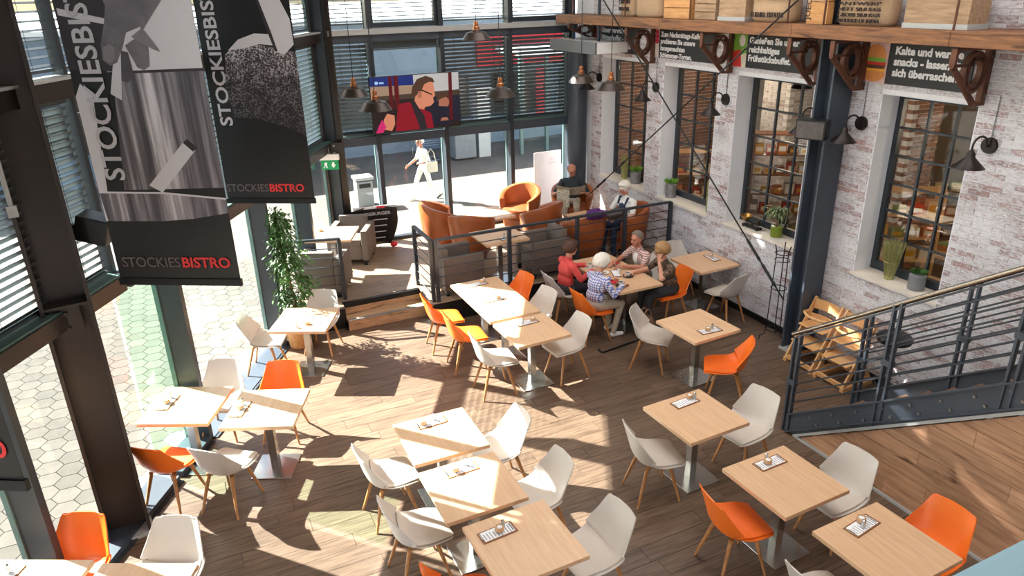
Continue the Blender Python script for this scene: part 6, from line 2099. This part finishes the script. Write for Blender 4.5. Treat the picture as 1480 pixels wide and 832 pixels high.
sheaf('pale dried grass sheaf on the farthest window sill', 7.84, 11.60, 0.46, 'grass_dry', 0.055, 0.075)
sheaf('green dried grass sheaf standing at the right of the second sill', 7.80, 9.06, 0.52, 'grass_dry', 0.04, 0.05)
sheaf('flaring grass sheaf on the sill nearest the stairs', 7.83, 5.64, 0.50, 'grass_dry', 0.05, 0.135)

# antique scale on the third sill
sc_ = thing('kitchen_scale', 'black antique kitchen scale with brass bowl on the third sill', 'scale', (7.80, 8.04, SZ + 0.008), R(90))
MB().cbox((0, 0, 0.03), (0.34, 0.10, 0.03), 0.008).build('base', 'black_metal', sc_)
for e in (-0.14, 0.14):
    for f_ in (-0.04, 0.04):
        MB().cyl((e, f_, 0.02), (e * 1.05, f_ * 1.2, 0.0), 0.010, 0.014, 8).build('foot', 'black_metal', sc_)
MB().bar((-0.15, 0, 0.085), (0.15, 0, 0.085), 0.02, 0.025).build('beam', 'black_metal', sc_)
MB().cyl((0, 0, 0.04), (0, 0, 0.09), 0.02, 0.012, 8).build('pivot', 'black_metal', sc_)
MB().lathe([(0.0, 0.10), (0.05, 0.105), (0.10, 0.17), (0.098, 0.172), (0.046, 0.112), (0.0, 0.108)], 22, (0.13, 0, 0), cap=False).build('brass_bowl', 'brass', sc_, 'auto')
MB().cbox((-0.13, 0, 0.11), (0.13, 0.11, 0.02), 0.006).build('weight_plate', 'black_metal', sc_)
MB().cyl((-0.13, 0, 0.12), (-0.13, 0, 0.16), 0.025, 0.02, 12).build('weight', 'lamp_brown', sc_)

# wire plant tower in front of the column
wt = thing('wire_plant_stand', 'black wire plant stand by the blue steel column', 'stand', (7.40, 6.98, 0), R(20))
for k in range(3):
    a = R(120 * k + 15)
    c, s_ = math.cos(a), math.sin(a)
    MB().tube([(0.20 * c, 0.20 * s_, 0.0), (0.19 * c, 0.19 * s_, 0.06), (0.13 * c, 0.13 * s_, 0.09), (0.11 * c, 0.11 * s_, 0.20), (0.09 * c, 0.09 * s_, 1.35), (0.12 * c, 0.12 * s_, 1.45)], 0.008, 6).build('leg', 'black_metal', wt)
for z, r in ((0.16, 0.115), (0.80, 0.105), (1.22, 0.10), (1.32, 0.10)):
    MB().tube([(r * math.cos(2 * PI * k / 24), r * math.sin(2 * PI * k / 24), z) for k in range(24)], 0.007, 6, True).build('ring', 'black_metal', wt)

# black round stool behind the stairs
bs = thing('bar_stool', 'black round stool against the wall behind the stair railing', 'stool', (7.28, 5.02, 0))
MB().lathe([(0.0, 0.86), (0.19, 0.86), (0.20, 0.88), (0.20, 0.91), (0.18, 0.93), (0.0, 0.935)], 28, cap=False).build('seat', 'black_plastic', bs, 'auto')
MB().cyl((0, 0, 0.02), (0, 0, 0.87), 0.025, n=14).build('column', 'black_metal', bs)
MB().lathe([(0.0, 0), (0.20, 0), (0.20, 0.015), (0.04, 0.04), (0.0, 0.04)], 28, cap=False).build('base', 'black_metal', bs, 'auto')
MB().tube([(0.13 * math.cos(2 * PI * k / 20), 0.13 * math.sin(2 * PI * k / 20), 0.30) for k in range(20)], 0.01, 6, True).build('foot_ring', 'black_metal', bs)

# dark menu sail at the corner
ms = thing('menu_sail', 'dark pointed menu sail with white lettering beside the grey armchair', 'sign', (3.12, 12.78, PZ), R(-8))
g = []
for j in range(10):
    v = j / 9
    row_ = []
    for k in range(9):
        u = k / 8
        wd = 0.26 + 0.16 * math.sin(PI * min(v * 1.25, 1) * 0.6)
        row_.append(Vector(((u - 0.5) * 2 * wd + 0.03, 0.10 * math.sin(PI * u) - 0.12 * v, 0.03 + 0.80 * v - 0.03 * math.cos(PI * u) * (1 - v) - (0.10 * abs(u - 0.5) if j == 9 else 0))))
    g.append(row_)
sheet(MB(), g, 0.004).build('printed_sheet', 'black_print', ms, True)
mat('sail_white', srgb(226, 222, 222), 0.7, var=0.1, scale=20)
MB().cbox((0.02, -0.035, 0.80), (0.74, 0.012, 0.05), 0.004).build('top_picture', 'sail_white', ms)
MB().cbox((0.16, -0.045, 0.80), (0.16, 0.012, 0.04), 0.004).build('top_picture_red', 'sign_red', ms)
text('lettering', 'INGEBURGER', 0.085, 'letter_grey', ms, frame((-0.24, -0.07, 0.66), (1, 0, 0), (0, -0.1, 1)), bold=0.001, width=0.56)
for k in range(4):
    MB().bb(0.0 - 0.02 * k, 0.26 - 0.02 * k, 0.0, 0.006, 0.56 - 0.12 * k, 0.575 - 0.12 * k).build('price_line', 'letter_grey', ms, loc=(0, -0.06 + 0.012 * k, 0))
MB().ball((0.34, -0.06, 0.06), (0.07, 0.05, 0.05), 12, 8, None, lambda d: 1 + 0.2 * math.sin(d.x * 9) * math.sin(d.z * 8)).build('red_ribbon', 'sign_red', ms, True)

# ------------------------------------------------------------------ things outside the back glass
bn = thing('litter_bin', 'grey litter bin on the pavement left of the striding woman', 'bin', (4.05, 17.25, -0.07))
MB().cbox((0, 0, 0.32), (0.40, 0.36, 0.62), 0.02).build('body', 'grey_plastic', bn)
MB().cbox((0, 0, 0.70), (0.46, 0.42, 0.08), 0.02).build('hood', 'transom_light', bn)
MB().bb(-0.14, 0.14, -0.19, -0.17, 0.48, 0.58).build('slot', 'black_plastic', bn)
pb = thing('poster_board', 'pale pink poster board standing outside behind the newspaper reader', 'sign', (7.48, 14.1, -0.07), R(4))
mat('poster_pink', srgb(150, 134, 134), 0.6, var=0.05, scale=3)
MB().cbox((0, 0, 0.85), (0.70, 0.03, 1.36), 0.01).build('panel', 'poster_pink', pb)
for e in (-0.3, 0.3):
    MB().bb(e - 0.02, e + 0.02, -0.2, 0.2, 0.0, 0.2).build('foot', 'grey_paint', pb)
MB().lathe([(0.0, 0), (0.09, 0.0), (0.0, 0.002)], 18, cap=False).build('emblem', 'letter_white', pb, loc=(0.15, -0.02, 1.32))
wc = thing('white_pillar', 'white square pillar in the shade across the pavement', 'pillar', (8.85, 21.05, -0.07))
MB().bb(-0.2, 0.2, -0.2, 0.2, 0, 2.0).build('shaft', 'transom_light', wc)
MB().bb(-0.26, 0.26, -0.26, 0.26, 2.0, 2.1).build('capital', 'transom_light', wc)
tr = thing('trolley_bin', 'dark bin with turquoise lid beside the white pillar', 'bin', (8.15, 21.0, -0.07))
MB().cbox((0, 0, 0.5), (0.7, 0.6, 0.9), 0.03).build('body', 'grey_paint', tr)
MB().cbox((-0.25, -0.1, 1.02), (0.5, 0.5, 0.14), 0.03).build('lid', 'teal_plastic', tr)
ct = thing('shopping_trolley', 'wire shopping trolley left of the turquoise bin', 'trolley', (6.9, 20.9, -0.07))
for e in (-0.22, 0.22):
    MB().tube([(-0.45, e, 0.95), (-0.3, e, 0.5), (-0.35, e, 0.12), (0.35, e, 0.12)], 0.015, 6).build('side_frame', 'chrome', ct)
    for q in (-0.35, 0.35):
        MB().cyl((q, e - 0.015, 0.06), (q, e + 0.015, 0.06), 0.06, n=10).build('wheel', 'black_plastic', ct)
mb = MB()
for k in range(6):
    mb.tube([(-0.3, -0.22, 0.5 + 0.07 * k), (0.4, -0.18, 0.5 + 0.07 * k), (0.4, 0.18, 0.5 + 0.07 * k), (-0.3, 0.22, 0.5 + 0.07 * k)], 0.006, 4)
mb.build('basket_wires', 'chrome', ct)
MB().cyl((-0.45, -0.24, 0.96), (-0.45, 0.24, 0.96), 0.02, n=8).build('push_handle', 'teal_plastic', ct)
kk = thing('glass_kiosk', 'glass entrance kiosk with red panel beyond the back glass', 'kiosk', (10.9, 20.6, -0.07))
for x in (-0.9, 0.0, 0.9):
    MB().bb(x - 0.05, x + 0.05, -0.05, 0.05, 0, 3.0).build('post', 'frame_green', kk)
MB().bb(-1.0, 1.0, -0.1, 1.6, 3.0, 3.2).build('roof', 'facade_white', kk)
for x in (-0.85, 0.05):
    MB().bb(x, x + 0.8, -0.01, 0.01, 0.1, 2.9).build('pane', 'glass_clear', kk)
MB().bb(-0.1, 0.35, 0.5, 0.55, 1.0, 2.6).build('red_panel', 'sign_red', kk)
# low stone block and chair outside the angled glass wall
ob = thing('terrace_chair', 'pale terrace chair outside the angled glass left of the column', 'chair', (-3.6, 9.3, 0.0), R(200))
MB().cbox((0, 0, 0.45), (0.45, 0.45, 0.04), 0.01).build('seat', 'newsprint', ob)
MB().cbox((-0.21, 0, 0.72), (0.04, 0.45, 0.42), 0.01).build('backrest', 'newsprint', ob)
for sx in (-0.19, 0.19):
    for sy in (-0.19, 0.19):
        MB().cyl((sx, sy, 0.44), (sx * 1.1, sy * 1.1, 0), 0.016, n=8).build('leg', 'leg_wood', ob)
